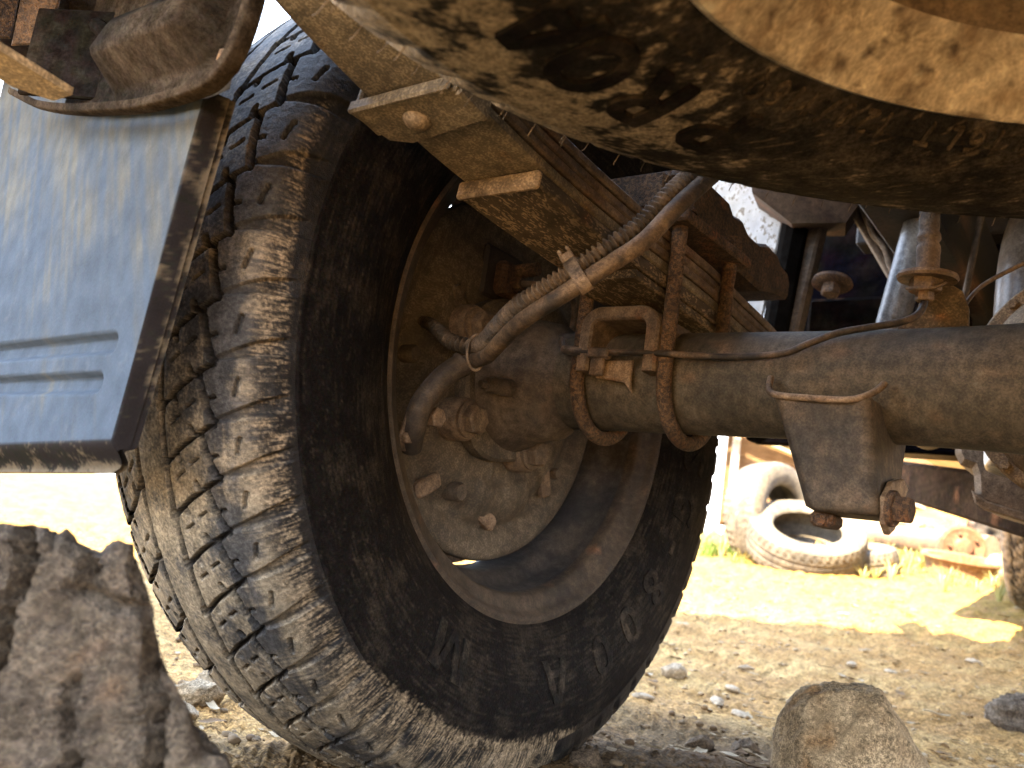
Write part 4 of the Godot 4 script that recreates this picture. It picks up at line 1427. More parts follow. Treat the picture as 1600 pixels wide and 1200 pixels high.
	for i in xsn.size():
		var row: Array = []
		for q in prof:
			var z: float = lerpf(0.4185, q.z, amount[i]) + 0.0105
			var ry := 0.4605
			for k in rim.size() - 1:
				if xsn[i] >= rim[k].x and xsn[i] < rim[k + 1].x: ry = lerpf(rim[k].y, rim[k + 1].y, (xsn[i] - rim[k].x) / (rim[k + 1].x - rim[k].x))
			row.append(Vector3(xsn[i] + (0.010 if q.y > 0.49 and i < 3 else 0.0), maxf(q.y - 0.10 * (xsn[i] - 0.06) * 0.35, ry + 0.005), z))
		g.append(row)
	for i in xsn.size() - 1:
		for j in prof.size() - 1:
			s.quad(g[i][j], g[i + 1][j], g[i + 1][j + 1], g[i][j + 1], Vector3(0, -0.2, 1))
	s.renormal()
	obj(s, "liner_wall", "matte", L, [Color(0.026, 0.024, 0.021), Color(0.085, 0.068, 0.048), RUST, 0.32, -0.40, 0.0, 0.5], 0.006)
	s = Soup.new()
	s.box(Transform3D(Basis().rotated(Vector3.UP, 0.5), Vector3(-0.030, 0.496, 0.434)), Vector3(0.085, 0.062, 0.004), 0.001)
	s.box(Transform3D(Basis(Vector3(0.80, 0.143, -0.584), Vector3(0.10, 0.93, 0.36), Vector3(0.595, -0.346, 0.725)).orthonormalized(), Vector3(-0.135, 0.560, 0.395)), Vector3(0.22, 0.060, 0.004), 0.001)
	s.box(Transform3D(Basis().rotated(Vector3.BACK, -0.55), Vector3(-0.004, 0.503, 0.433)), Vector3(0.050, 0.010, 0.014), 0.003)
	s.box(at(0.01, 0.585, 0.495), Vector3(0.32, 0.02, 0.13), 0.001)  # unseen cover added to keep light from above off the liner
	s.box(at(-0.145, 0.60, 0.50), Vector3(0.01, 0.10, 0.20), 0.001)
	obj(s, "gusset_and_added_cover", "matte", L, [Color(0.018, 0.017, 0.016), Color(0.050, 0.040, 0.030), RUST, 0.3, -0.1, 0.0, 0.6], 0.008)
	s = Soup.new()
	s.bolt(along(Vector3(0.123, 0.462, 0.424), Vector3(0.2, -0.3, 1)), 0.006, 0.006, 1.4)
	obj(s, "liner_screw", "rusty", L, [BROWN, TAN, RUST, 0.5, 0, 0.3, 1.4], 0.004)
	# angle iron of the tail: bright dusty flange underneath, web above, and the hanging tab
	s = Soup.new()
	var a0 := Vector3(0.0640, 0.4215, 0.4800)
	var a1 := Vector3(0.105, 0.4215, 0.640)
	var dir := (a1 - a0).normalized()
	var rgt := Vector3(-dir.z, 0, dir.x) * -1.0
	var p4 := [a0 - rgt * 0.006, a0 + rgt * 0.0125 + dir * 0.004, a1 + rgt * 0.0135, a1 - rgt * 0.017]
	p4.insert(0, a0 - rgt * 0.017 + dir * 0.016)
	var pa: Array = []
	for q in p4: pa.append(q)
	s.fan(pa, Vector3.DOWN)
	var pb: Array = []
	for q in p4: pb.append(q + Vector3(0, 0.004, 0))
	s.fan(pb, Vector3.UP)
	for i in pa.size():
		var j := (i + 1) % pa.size()
		s.quad(pa[i], pa[j], pb[j], pb[i], (pa[i] + pa[j]) * 0.5 - (a0 + a1) * 0.5)
	obj(s, "tail_flange", "flecked", L, [Color(0.44, 0.33, 0.18), Color(0.62, 0.47, 0.27), RUST, 0.75, -0.2, 0.0, 1.5], 0.004)
	s = Soup.new()
	s.prism(Transform3D(Basis(Vector3(0.80, 0.143, -0.584), Vector3(0.10, 0.93, 0.36), Vector3(0.595, -0.346, 0.725)).orthonormalized(), Vector3(-0.0835, 0.527, 0.4435)), PackedVector2Array([Vector2(-0.0245, -0.0145), Vector2(0.0005, -0.0135), Vector2(0.0035, -0.010), Vector2(0.022, 0.045), Vector2(-0.005, 0.045)]), 0.003, 0.001)
	s.prism(Transform3D(Basis(Vector3(0.80, 0.143, -0.584), Vector3(0.10, 0.93, 0.36), Vector3(0.595, -0.346, 0.725)).orthonormalized() * Basis().rotated(Vector3.UP, 0.9), Vector3(-0.1035, 0.527, 0.459)), PackedVector2Array([Vector2(-0.0105, -0.0145), Vector2(0.0, -0.0135), Vector2(0.0175, 0.045), Vector2(0.0, 0.045)]), 0.003, 0.001)
	obj(s, "hanger_tab", "rusty", L, [Color(0.10, 0.07, 0.05), Color(0.22, 0.155, 0.10), RUST, 0.5, -0.1, 0.1, 1.2], 0.005)

func body(truck: Node3D) -> void:
	# flat bed on two rails, its side boards, the cab ahead and the wheels on the far side
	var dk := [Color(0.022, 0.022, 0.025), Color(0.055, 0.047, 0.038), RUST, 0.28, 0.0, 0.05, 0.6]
	var b := part("bed", truck)
	var s := Soup.new()
	s.box(at(0.92, 0.835, -0.66), Vector3(1.60, 0.05, 2.76), 0.004)
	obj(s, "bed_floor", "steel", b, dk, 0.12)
	for k in 7:
		s = Soup.new()
		s.box(at(0.92, 0.782, 0.55 - 0.42 * k), Vector3(1.56, 0.056, 0.05), 0.003)
		obj(s, "cross_bearer", "steel", b, dk, 0.08)
	for q in [[Vector3(0.135, 0.93, -0.66), Vector3(0.03, 0.14, 2.76)], [Vector3(1.705, 0.93, -0.66), Vector3(0.03, 0.14, 2.76)], [Vector3(0.92, 0.93, 0.705), Vector3(1.60, 0.14, 0.03)], [Vector3(0.92, 0.93, -2.025), Vector3(1.60, 0.14, 0.03)]]:
		s = Soup.new()
		s.box(at(q[0].x, q[0].y, q[0].z), q[1], 0.006)
		obj(s, "side_board", "steel", b, [Color(0.30, 0.32, 0.34), TAN, RUST, 0.3, 0, 0.05, 0.6], 0.1)
	for x in [0.300, 1.200]:
		s = Soup.new()
		s.box(at(x, 0.690, -1.3), Vector3(0.070, 0.120, 4.2), 0.005)
		obj(s, "frame_rail", "steel", truck, dk, 0.08)
	var c := part("cab", truck)
	s = Soup.new()
	s.prism(Transform3D(Basis(Vector3(0, 0, 1), Vector3(0, 1, 0), Vector3(-1, 0, 0)), Vector3(0.78, 0, 0)), PackedVector2Array([Vector2(-2.12, 0.62), Vector2(-2.12, 1.90), Vector2(-2.3, 1.98), Vector2(-3.3, 1.95), Vector2(-3.75, 1.25), Vector2(-4.3, 1.12), Vector2(-4.45, 0.62)]), 1.70, 0.03)
	obj(s, "cab_shell", "grey_paint", c, [Color(0.55, 0.57, 0.58), TAN, RUST, 0.2, 0, 0.0, 0.4], 0.15)
	s = Soup.new()
	s.prism(Transform3D(Basis(Vector3(0, 0, 1), Vector3(0, 1, 0), Vector3(-1, 0, 0)), Vector3(-0.0735, 0, 0)), PackedVector2Array([Vector2(-2.4, 1.30), Vector2(-2.4, 1.86), Vector2(-3.2, 1.84), Vector2(-3.55, 1.30)]), 0.006, 0.002)
	obj(s, "side_window", "grey_paint", c, [Color(0.02, 0.025, 0.03), Color(0.03, 0.03, 0.03), RUST, 0.1, 0, 0.0, 0.4], 0.2)
	# the other wheels, plain versions of the near one
	var i0 := at_r(0.3285)
	var tread := tyre_band(i0, section.size() - 1 - i0, 10, -PI, PI, 220, road_dust_and_shade, 0.0)
	var wall := tyre_band(0, i0, 14, -PI, PI, 90, road_dust_and_shade, 0.0)
	s = Soup.new()
	s.lathe(at(0, 0, 0), [Vector2(0.071, 0.2265), Vector2(0.0755, 0.222), Vector2(0.066, 0.2115), Vector2(0.058, 0.2005), Vector2(0.01, 0.19), Vector2(-0.02, 0.12), Vector2(-0.03, 0.0)], 60, 0, TAU, -1.0)
	s.fine(0.03)
	var rim := as_mesh(s, [Color(0.3, 0.27, 0.22), TAN, RUST, 0.4, 0, 0.1, 1.0])
	for q in [["rear_wheel", 1.53, 0.375, 0.0, PI], ["front_wheel", 0.185, 0.585, -3.05, 0.0], ["front_wheel", 1.40, 0.585, -3.05, PI]]:
		var w := part(q[0], truck)
		w.position = Vector3(q[1], q[2], q[3])
		w.rotation.y = q[4]
		place(tread, "tread", "tread", w)
		place(wall, "sidewall", "rubber", w)
		var far := place(wall, "outer_sidewall", "rubber", w)
		far.rotation.y = PI
		far.position.x = 0.012
		place(rim, "rim", "cream_paint", w)

func front_underside(truck: Node3D) -> void:
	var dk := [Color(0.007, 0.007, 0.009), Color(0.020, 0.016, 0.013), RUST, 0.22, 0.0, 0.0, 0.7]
	var br := [Color(0.075, 0.055, 0.040), Color(0.17, 0.125, 0.082), RUST, 0.5, -0.1, 0.1, 0.9]
	var s := Soup.new()   # white splattered panel ahead of the wheel, with its dark edge
	s.prism(at(-0.03, 0.0, -0.505), PackedVector2Array([Vector2(-0.13, 0.42), Vector2(0.083, 0.42), Vector2(0.121, 0.762), Vector2(0.108, 0.795), Vector2(0.06, 0.808), Vector2(-0.13, 0.808)]), 0.006, 0.002)
	obj(s, "splash_panel", "white_paint", truck, [Color(0.40, 0.41, 0.41), Color(0.36, 0.35, 0.31), RUST, 0.25, 0.0, 0.0, 0.8], 0.03)
	s = Soup.new()
	bar(s, Vector3(0.077, 0.40, -0.500), Vector3(0.117, 0.80, -0.500), 0.035, 0.042, 0.012)
	obj(s, "panel_seal", "matte", truck, [Color(0.010, 0.010, 0.010), Color(0.02, 0.02, 0.02), RUST, 0.1, 0, 0, 1.0], 0.02)
	s = Soup.new()
	s.prism(at(0, 0, -0.52), PackedVector2Array([Vector2(0.088, 0.42), Vector2(0.102, 0.42), Vector2(0.155, 0.795), Vector2(0.122, 0.795)]), 0.03, 0.004)
	obj(s, "body_pillar", "steel", truck, [Color(0.12, 0.098, 0.075), Color(0.20, 0.155, 0.11), RUST, 0.45, 0, 0, 1.0], 0.02)
	s = Soup.new()   # brown wedge-shaped stop under the rail
	var q := [Vector3(0.066, 0.800, -0.40), Vector3(0.078, 0.734, -0.405), Vector3(0.122, 0.700, -0.445), Vector3(0.182, 0.712, -0.490), Vector3(0.196, 0.735, -0.49), Vector3(0.20, 0.80, -0.48)]
	var fr: Array = []
	var bk: Array = []
	for k in q:
		fr.append(k); bk.append(k + Vector3(-0.03, 0.02, -0.10))
	s.fan(fr, Vector3(0.3, -0.5, 1)); s.fan(bk, Vector3(0, 0, -1))
	for i in fr.size():
		var j := (i + 1) % fr.size()
		s.quad(fr[i], fr[j], bk[j], bk[i], (fr[i] + fr[j]) * 0.5 - Vector3(0.13, 0.76, -0.45))
	obj(s, "rail_stop", "steel", truck, [Color(0.085, 0.052, 0.034), Color(0.17, 0.115, 0.07), RUST, 0.4, -0.1, 0.2, 0.9], 0.02)
	s = Soup.new()   # dark tank and an added black sheet that keep the space ahead dark
	s.box(at(0.30, 0.70, -1.10), Vector3(0.62, 0.34, 0.40), 0.03)
	s.box(at(0.49, 0.655, -0.80), Vector3(1.06, 0.43, 0.02), 0.004)
	obj(s, "tank_and_dark_sheet", "matte", truck, dk, 0.05)
	s = Soup.new()
	s.box(at(0.215, 0.60, -0.62), Vector3(0.20, 0.055, 0.12), 0.006)
	s.box(at(0.205, 0.535, -0.60), Vector3(0.045, 0.12, 0.06), 0.006)
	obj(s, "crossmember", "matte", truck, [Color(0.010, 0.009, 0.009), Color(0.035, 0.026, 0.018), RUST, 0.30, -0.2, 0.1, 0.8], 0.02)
	s = Soup.new()
	s.lathe(along(Vector3(0.167, 0.628, -0.50), Vector3(0.0, -1, 0.25)), [Vector2(-0.004, 0), Vector2(-0.004, 0.026), Vector2(0.001, 0.0275), Vector2(0.004, 0.024), Vector2(0.004, 0.0)], 36)
	s.bolt(along(Vector3(0.167, 0.627, -0.499), Vector3(0.0, -1, 0.25)), 0.013, 0.018, 0.0)
	obj(s, "body_mount", "rusty", truck, [Color(0.10, 0.06, 0.04), BROWN, RUST, 0.4, 0, 0.35, 1.0], 0.01)
	s = Soup.new()   # triangular gusset
	s.prism(Transform3D(Basis().rotated(Vector3.UP, 0.25), Vector3(0.22, 0.69, -0.56)), PackedVector2Array([Vector2(-0.050, 0.085), Vector2(-0.046, 0.050), Vector2(0.020, -0.050), Vector2(0.045, -0.035), Vector2(0.060, 0.085)]), 0.004, 0.001)
	obj(s, "gusset", "steel", truck, br, 0.02)
	s = Soup.new()
	bar(s, Vector3(0.172, 0.755, -0.532), Vector3(0.236, 0.640, -0.562), 0.012, 0.008, 0.002)
	s.tube(curve([Vector3(0.190, 0.752, -0.530), Vector3(0.205, 0.712, -0.536), Vector3(0.222, 0.688, -0.540), Vector3(0.232, 0.660, -0.545), Vector3(0.245, 0.648, -0.548)], 6), 0.004, 8)
	obj(s, "gusset_edge", "steel", truck, [Color(0.14, 0.11, 0.085), Color(0.26, 0.21, 0.16), RUST, 0.5, 0, 0, 1.0], 0.02)
	s = Soup.new()   # shock absorber, grey-blue
	s.tube([Vector3(0.3275, 0.690, -0.310), Vector3(0.3225, 0.660, -0.312), Vector3(0.2885, 0.505, -0.330), Vector3(0.272, 0.40, -0.34)], [0.0165, 0.0165, 0.0175, 0.0175], 28)
	obj(s, "shock_absorber", "grey_paint", truck, [Color(0.20, 0.235, 0.285), Color(0.26, 0.26, 0.25), RUST, 0.25, 0.0, 0.0, 1.0], 0.02)
	s = Soup.new()   # silencer drum and the rod behind it
	s.lathe(along(Vector3(0.440, 0.36, -0.36), Vector3(0.02, 1, -0.05)), curve([Vector2(0.0, 0.0), Vector2(0.0, 0.045), Vector2(0.02, 0.056), Vector2(0.12, 0.057), Vector2(0.24, 0.057), Vector2(0.30, 0.045), Vector2(0.33, 0.03)], 5), 48)
	obj(s, "silencer", "grey_paint", truck, [Color(0.32, 0.31, 0.30), Color(0.26, 0.20, 0.14), RUST, 0.4, 0.0, 0.0, 0.9], 0.02)
	s = Soup.new()
	s.tube([Vector3(0.362, 0.69, -0.42), Vector3(0.338, 0.53, -0.44)], 0.004, 8)
	bar(s, Vector3(0.330, 0.575, -0.50), Vector3(0.352, 0.505, -0.50), 0.01, 0.018)
	obj(s, "stay_rod", "steel", truck, br, 0.02)
	s = Soup.new()
	s.tube(curve([Vector3(0.403, 0.405, -0.03), Vector3(0.4085, 0.440, -0.045), Vector3(0.422, 0.468, -0.055), Vector3(0.46, 0.492, -0.06)], 8), 0.0018, 8)
	obj(s, "thin_wire", "hose", truck, [Color(0.03, 0.03, 0.03), BROWN, RUST, 0.3, 0, 0, 1.0], 0.01)
	# things seen under the axle: rail, gearbox and casting
	s = Soup.new()
	s.box(along((Vector3(-0.12, 0.53, -1.84) + Vector3(0.486, 0.332, -0.51)) * 0.5, Vector3(0.486, 0.332, -0.51) - Vector3(-0.12, 0.53, -1.84)), Vector3(1.45, 0.08, 0.05), 0.006)
	obj(s, "torsion_beam", "matte", truck, [Color(0.030, 0.020, 0.013), Color(0.070, 0.046, 0.028), RUST, 0.42, -0.1, 0.1, 0.8], 0.03)
	s = Soup.new()
	s.box(at(0.30, 0.490, -0.98), Vector3(0.36, 0.05, 0.16), 0.01)
	obj(s, "gearbox_mount", "steel", truck, [Color(0.15, 0.12, 0.09), Color(0.30, 0.235, 0.16), RUST, 0.5, -0.1, 0, 0.9], 0.03)
	s = Soup.new()
	s.prism(at(0, 0, -0.51), PackedVector2Array([Vector2(0.339, 0.430), Vector2(0.341, 0.392), Vector2(0.347, 0.380), Vector2(0.359, 0.376), Vector2(0.362, 0.368), Vector2(0.364, 0.345), Vector2(0.369, 0.336), Vector2(0.378, 0.332), Vector2(0.52, 0.298), Vector2(0.54, 0.43)]), 0.13, 0.008)
	s.prism(at(0, 0, -0.445), PackedVector2Array([Vector2(0.362, 0.350), Vector2(0.366, 0.336), Vector2(0.376, 0.329), Vector2(0.52, 0.294), Vector2(0.52, 0.305), Vector2(0.379, 0.339)]), 0.014, 0.002)
	obj(s, "gearbox", "steel", truck, [Color(0.24, 0.185, 0.125), Color(0.42, 0.32, 0.21), RUST, 0.5, -0.15, 0, 1.0], 0.012)
	s = Soup.new()
	s.tube([Vector3(0.27, 0.452, -0.66), Vector3(0.275, 0.447, -0.56)], 0.026, 24)
	s.tube([Vector3(0.315, 0.446, -0.66), Vector3(0.318, 0.440, -0.55)], 0.018, 24)
	obj(s, "gearbox_boss", "steel", truck, [Color(0.16, 0.13, 0.09), Color(0.30, 0.23, 0.15), RUST, 0.5, -0.1, 0, 1.0], 0.02)
	s = Soup.new()   # flange of the differential
	var df := along(Vector3(0.500, 0.420, -0.185), Vector3(-0.12, 0.0, 1))
	s.lathe(df, [Vector2(-0.030, 0.085), Vector2(-0.012, 0.090), Vector2(-0.010, 0.108), Vector2(-0.008, 0.110), Vector2(0.002, 0.110), Vector2(0.004, 0.108), Vector2(0.004, 0.098), Vector2(0.012, 0.094), Vector2(0.030, 0.07), Vector2(0.04, 0.0)], 90)
	for k in 16:
		var a := TAU * k / 16.0
		s.bolt(df * at(0.004, 0.103 * sin(a), 0.103 * cos(a)), 0.0045, 0.005, 0.0)
	obj(s, "differential_flange", "flecked", truck, [Color(0.26, 0.19, 0.11), Color(0.42, 0.30, 0.175), RUST, 0.5, -0.2, 0.05, 1.0], 0.01)

func spare() -> void:
	var o := thing("spare_wheel", Vector3(0.6116, 0.5106, 0.3896), "muddy spare wheel with cream rim slung flat under the tail, caked lettering downwards", "spare wheel")
	o.transform.basis = Basis(Vector3(-0.0577, -0.9876, -0.1458), Vector3(0.9983, -0.0583, 0.0), Vector3(-0.0085, -0.1456, 0.9893)).orthonormalized()
	var i0 := at_r(0.3285)
	var i1 := section.size() - 1 - i0
	var d2 := PI / 180.0
	place(tyre_band(0, i0, 3, -PI, PI, 1000, spare_dust, 0.0), "sidewall", "rubber", o)
	place(tyre_band(i0, i1, 5, -PI, PI, 760, spare_dust, 0.0), "tread", "tread", o)
	place(tyre_band(i1, section.size() - 1, 10, -PI, PI, 120, spare_dust, 0.0), "upper_sidewall", "rubber", o)
	var ls := [Color(0.013, 0.011, 0.010), Color(0.09, 0.065, 0.045), RUST, 0.12, 0.0, 0.0, 2.0]
	for q in [["P", -108.0], ["R", -96.8], ["O", -87.2], ["A", -78.6]]:
		letter(q[0], q[1], 0.2680, 0.038, 0.0022, o, ls, 1.15)
	var small := [Color(0.050, 0.038, 0.027), Color(0.16, 0.115, 0.07), RUST, 0.35, 0.0, 0.0, 2.0]
	for q in [["R", -146.0], ["1", -142.4], ["6", -139.4], ["L", -136.3], ["T", -132.9], ["1", -126.8], ["2", -124.0], ["0", -120.7], ["/", -117.9], ["1", -115.2], ["1", -112.7], ["6", -109.7], ["Q", -106.3]]:
		letter(q[0], q[1], 0.2355, 0.0125, 0.0018, o, small, 0.9, false)
	var s := Soup.new()
	s.lathe(at(0, 0, 0), [Vector2(0.071, 0.2265), Vector2(0.0755, 0.2250), Vector2(0.0765, 0.2215), Vector2(0.0745, 0.2180), Vector2(0.069, 0.2150), Vector2(0.063, 0.2085), Vector2(0.058, 0.2035), Vector2(0.052, 0.2015), Vector2(0.047, 0.1985), Vector2(0.044, 0.1955)], 160, 0, TAU, -1.0)
	obj(s, "rim", "cream_paint", o, [Color(0.92, 0.84, 0.64), Color(0.46, 0.35, 0.22), Color(0.14, 0.095, 0.06), 0.24, 0.0, 0.20, 2.6], 0.006)
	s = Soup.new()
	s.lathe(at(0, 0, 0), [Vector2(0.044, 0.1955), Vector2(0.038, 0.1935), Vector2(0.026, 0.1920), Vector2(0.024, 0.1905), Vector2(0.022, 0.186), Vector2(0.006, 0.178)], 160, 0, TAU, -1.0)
	obj(s, "rim_well", "cream_paint", o, [Color(0.20, 0.145, 0.085), Color(0.36, 0.26, 0.15), Color(0.10, 0.07, 0.045), 0.42, 0.0, 0.12, 1.8], 0.006)  # darker brown band: stains plus the curve's shading painted into the colour
	s = Soup.new()
	s.lathe(at(0, 0, 0), [Vector2(0.006, 0.178), Vector2(0.014, 0.160), Vector2(0.020, 0.140), Vector2(0.022, 0.10), Vector2(0.010, 0.06), Vector2(0.010, 0.0)], 120, 0, TAU, -1.0)
	obj(s, "wheel_disc", "cream_paint", o, [Color(0.95, 0.90, 0.76), Color(0.66, 0.56, 0.40), Color(0.16, 0.10, 0.06), 0.18, 0.0, 0.12, 3.0], 0.008)
	# rubber vent whiskers round the shoulder
	s = Soup.new()
	var r := RandomNumberGenerator.new()
	r.seed = 5
	for k in 150:
		var a := TAU * (k + r.randf_range(-0.3, 0.3)) / 150.0
		var rr: float = [0.338, 0.3475, 0.355][k % 3]
		var q := section[at_r(rr)]
		var p0 := Vector3(q.x - 0.001, q.y * sin(a), q.y * cos(a))
		var nrm := Vector3(0.75, 0.66 * sin(a), 0.66 * cos(a))
		var p1 := p0 + nrm * r.randf_range(0.004, 0.008)
		var p2 := p1 + nrm * 0.002 + Vector3(r.randf_range(-1, 1), r.randf_range(-1, 1), r.randf_range(-1, 1)) * 0.0014
		s.tube([p0, p1, p2], 0.00026, 5)
	tag(obj(s, "vent_whiskers", "rubber", o, [Color(0.16, 0.13, 0.10), TAN, RUST, 0.5, 0, 0, 1.0], 0.0), "", "", "", "stuff")

# ------------------------------------------------------------------ loose things
func old_tyre(called: String, r: float, w: float, at_: Vector3, basis_: Basis, label: String) -> void:
	var t := thing(called, at_, label, "tyre", "old tyres lying in the yard")
	t.basis = basis_
	var s := Soup.new()
	var pr: Array = [Vector2(w * 0.36, r * 0.57), Vector2(w * 0.43, r * 0.60), Vector2(w * 0.49, r * 0.70), Vector2(w * 0.50, r * 0.80), Vector2(w * 0.465, r * 0.91), Vector2(w * 0.42, r * 0.96)]
	for k in [1.0, -1.0]:
		var q: Array = []
		for e in pr: q.append(Vector2(e.x * k, e.y))
		s.lathe(at(0, 0, 0), curve(q, 4), 64, 0, TAU, -1.0 * k)
	s.lathe(at(0, 0, 0), [Vector2(w * 0.36, r * 0.57), Vector2(w * 0.40, r * 0.66), Vector2(w * 0.42, r * 0.80), Vector2(w * 0.30, r * 0.92), Vector2(-w * 0.30, r * 0.92), Vector2(-w * 0.42, r * 0.80), Vector2(-w * 0.40, r * 0.66), Vector2(-w * 0.36, r * 0.57)], 64, 0, TAU, 1.0)
	obj(s, "sidewall", "rubber", t, [Color(0.12, 0.11, 0.10), Color(0.25, 0.22, 0.175), RUST, 0.6, 0.1, 0, 0.5], 0.03)
	s = Soup.new()
	var seg := 180
	var rows := 24
	var g: Array = []
	for k in seg:
		var row := PackedVector3Array()
		for j in rows + 1:
			var f := float(j) / rows * 2.0 - 1.0
			var x := f * w * 0.42
			var rr := r * (1.0 - 0.04 * f * f * f * f)
			var gr := 0.0
			if absf(absf(f) - 0.22) < 0.05: gr = 0.006
			if absf(f) > 0.45 and (k + int(f * 3.0)) % 4 == 0: gr = 0.006
			row.append(Vector3(x, (rr - gr) * sin(TAU * k / seg), (rr - gr) * cos(TAU * k / seg)))
		g.append(row)
	for k in seg:
		var l := (k + 1) % seg
		for j in rows:
			var c: Vector3 = g[k][j]
			s.quad(g[k][j], g[l][j], g[l][j + 1], g[k][j + 1], Vector3(0, c.y, c.z))
	s.renormal()
	obj(s, "tread", "rubber", t, [Color(0.11, 0.104, 0.098), Color(0.23, 0.205, 0.17), RUST, 0.55, 0.1, 0, 0.5], 0.0)

func axis_basis(d: Vector3) -> Basis:
	d = d.normalized()
	var up := Vector3.UP if absf(d.y) < 0.9 else Vector3.BACK
	var z := d.cross(up).normalized()
	return Basis(d, z.cross(d), z)

func stone(called: String, size: Vector3, pos: Vector3, seed_: int, label: String, cols: Array, cat := "stone", cuts := 12, rough := 0.06, seg := 40, turn := 0.0, group := "", mat := "stone", boxy := 0.0) -> void:
	var s := rock(size, seed_, cuts, rough, seg, boxy)
	var o := place(as_mesh(s, cols), called, mat, self)
	o.position = pos
	o.rotation.y = turn
	tag(o, label, cat, group)

func yard() -> void:
	# close stones
	stone("sandstone_block", Vector3(0.140, 0.160, 0.120), Vector3(0.312, 0.054, -0.222), 4, "rounded tan sandstone block under the axle at the lower right", [Color(0.52, 0.36, 0.185), Color(0.66, 0.50, 0.29), Color(0.46, 0.27, 0.11), 0.5, 0.1, 0.18, 0.8], "stone", 16, 0.030, 72, 0.75, "", "stone", 0.62)
	stone("grey_clod", Vector3(0.150, 0.095, 0.09), Vector3(0.375, 0.040, -1.09), 7, "grey-brown clod at the right edge behind the sandstone block", [Color(0.13, 0.10, 0.075), Color(0.27, 0.22, 0.17), RUST, 0.45, 0.2, 0.0, 1.5], "clod", 14, 0.10, 36, 0.3)
	# weathered block close to the lens on the left: an outline with cracks, 12 cm deep
	var outline := PackedVector2Array([Vector2(-0.10, -0.02), Vector2(-0.10, 0.203), Vector2(-0.03, 0.205), Vector2(0.0, 0.206), Vector2(0.0184, 0.2075), Vector2(0.0213, 0.2047), Vector2(0.0246, 0.2080), Vector2(0.0301, 0.203), Vector2(0.0417, 0.1998), Vector2(0.0468, 0.2065), Vector2(0.0531, 0.2055), Vector2(0.0599, 0.1927), Vector2(0.0633, 0.187), Vector2(0.0699, 0.1697), Vector2(0.0800, 0.154), Vector2(0.0917, 0.141), Vector2(0.0963, 0.1345), Vector2(0.1077, 0.1312), Vector2(0.118, 0.118), Vector2(0.126, 0.06), Vector2(0.130, -0.02)])
	var s := Soup.new()
	var ex := Vector3(0.81, 0, -0.586)
	var T := Transform3D(Basis(ex, Vector3.UP, ex.cross(Vector3.UP)), Vector3.ZERO)
	var back := Vector3(-0.87, -0.10, -0.47)
	var Tb := Transform3D(Basis(ex, Vector3.UP, -back), Vector3.ZERO)
	s.prism(Tb * at(0, 0, -0.05), outline, 0.10, 0.006)
	s.fine(0.004)
	var Ti := Tb.affine_inverse()
	s.push(func(p: Vector3):
		var l := Ti * p
		var k := 0.0
		for c in [[0.012, 0.0, 0.010], [0.036, 0.35, 0.008], [0.062, 0.55, 0.008], [-0.02, 0.1, 0.01]]:   # upright cracks
			var cx: float = c[0] + c[1] * (0.2 - l.y) * 0.35 + 0.004 * nplain.get_noise_2d(l.y * 9000.0, c[0] * 9000.0)
			k += float(c[2]) * 1.9 * (1.0 - sst(0.0010, 0.0042, absf(l.x - cx))) * sst(-0.5, 0.1, nplain.get_noise_2d(l.y * 6000.0, c[0] * 30000.0))
		k += 0.008 * (1.0 - sst(0.001, 0.003, absf(l.y - 0.186 + (l.x - 0.03) * 0.14))) * sst(0.025, 0.034, l.x)
		var nv := Vector3(nlow.get_noise_3dv(p * 3.0), nlow.get_noise_3dv(p * 3.0 + Vector3(5, 0, 0)), nlow.get_noise_3dv(p * 3.0 + Vector3(0, 9, 0))) * 0.004
		nv += Vector3.ONE * 0.0012 * nmid.get_noise_3dv(p * 2.0)
		return p + nv + T.basis.z * -k * sst(-0.01, 0.0, l.z))
	s.renormal()
	var o := place(as_mesh(s, [Color(0.125, 0.098, 0.072), Color(0.175, 0.138, 0.098), Color(0.19, 0.125, 0.075), 0.5, 0.15, 0.08, 1.2]), "weathered_block", "wood", self)
	o.position = Vector3(0.181, 0, 0.5117)
	tag(o, "big brown weathered block with upright cracks close to the lens at lower left", "block")

	# old tyres on the slope beyond
	old_tyre("old_tyre", 0.275, 0.20, Vector3(-0.985, 0.462, -3.52), axis_basis(Vector3(0.955, 0.14, 0.26)), "pale worn tyre standing on edge behind the lying tyre")
	old_tyre("old_tyre", 0.265, 0.17, Vector3(-0.765, 0.375, -3.38), axis_basis(Vector3(0.22, 0.86, 0.46)), "pale worn tyre lying tilted with its open side up in the yard")
	old_tyre("old_tyre", 0.23, 0.16, Vector3(-0.640, 0.295, -3.62), axis_basis(Vector3(-0.1, 0.97, 0.2)), "small dusty tyre lying half hidden behind the tilted tyre")
	# rusty hub and disc on the right
	var h := thing("brake_hub", Vector3(-0.255, 0.463, -4.25), "rusty round brake drum with its hub on an old axle in the yard", "brake drum")
	h.basis = axis_basis(Vector3(0.42, 0.1, 0.9))
	s = Soup.new()
	s.lathe(at(0, 0, 0), [Vector2(-0.10, 0.0), Vector2(-0.10, 0.105), Vector2(-0.02, 0.115), Vector2(0.0, 0.112), Vector2(0.008, 0.096), Vector2(0.004, 0.088), Vector2(0.006, 0.05), Vector2(0.03, 0.036), Vector2(0.034, 0.0)], 48)
	for k in 5: s.bolt(at(0.006, 0.068 * sin(TAU * k / 5.0), 0.068 * cos(TAU * k / 5.0)), 0.009, 0.02, 0.0)
	obj(s, "drum", "rusty", h, [Color(0.20, 0.10, 0.07), Color(0.42, 0.29, 0.21), RUST, 0.45, 0.1, 0.3, 0.7], 0.02)
	s = Soup.new()
	s.tube([Vector3(-0.10, 0, 0), Vector3(-0.30, 0.03, 0.06), Vector3(-0.9, 0.12, 0.3)], [0.05, 0.045, 0.04], 20)
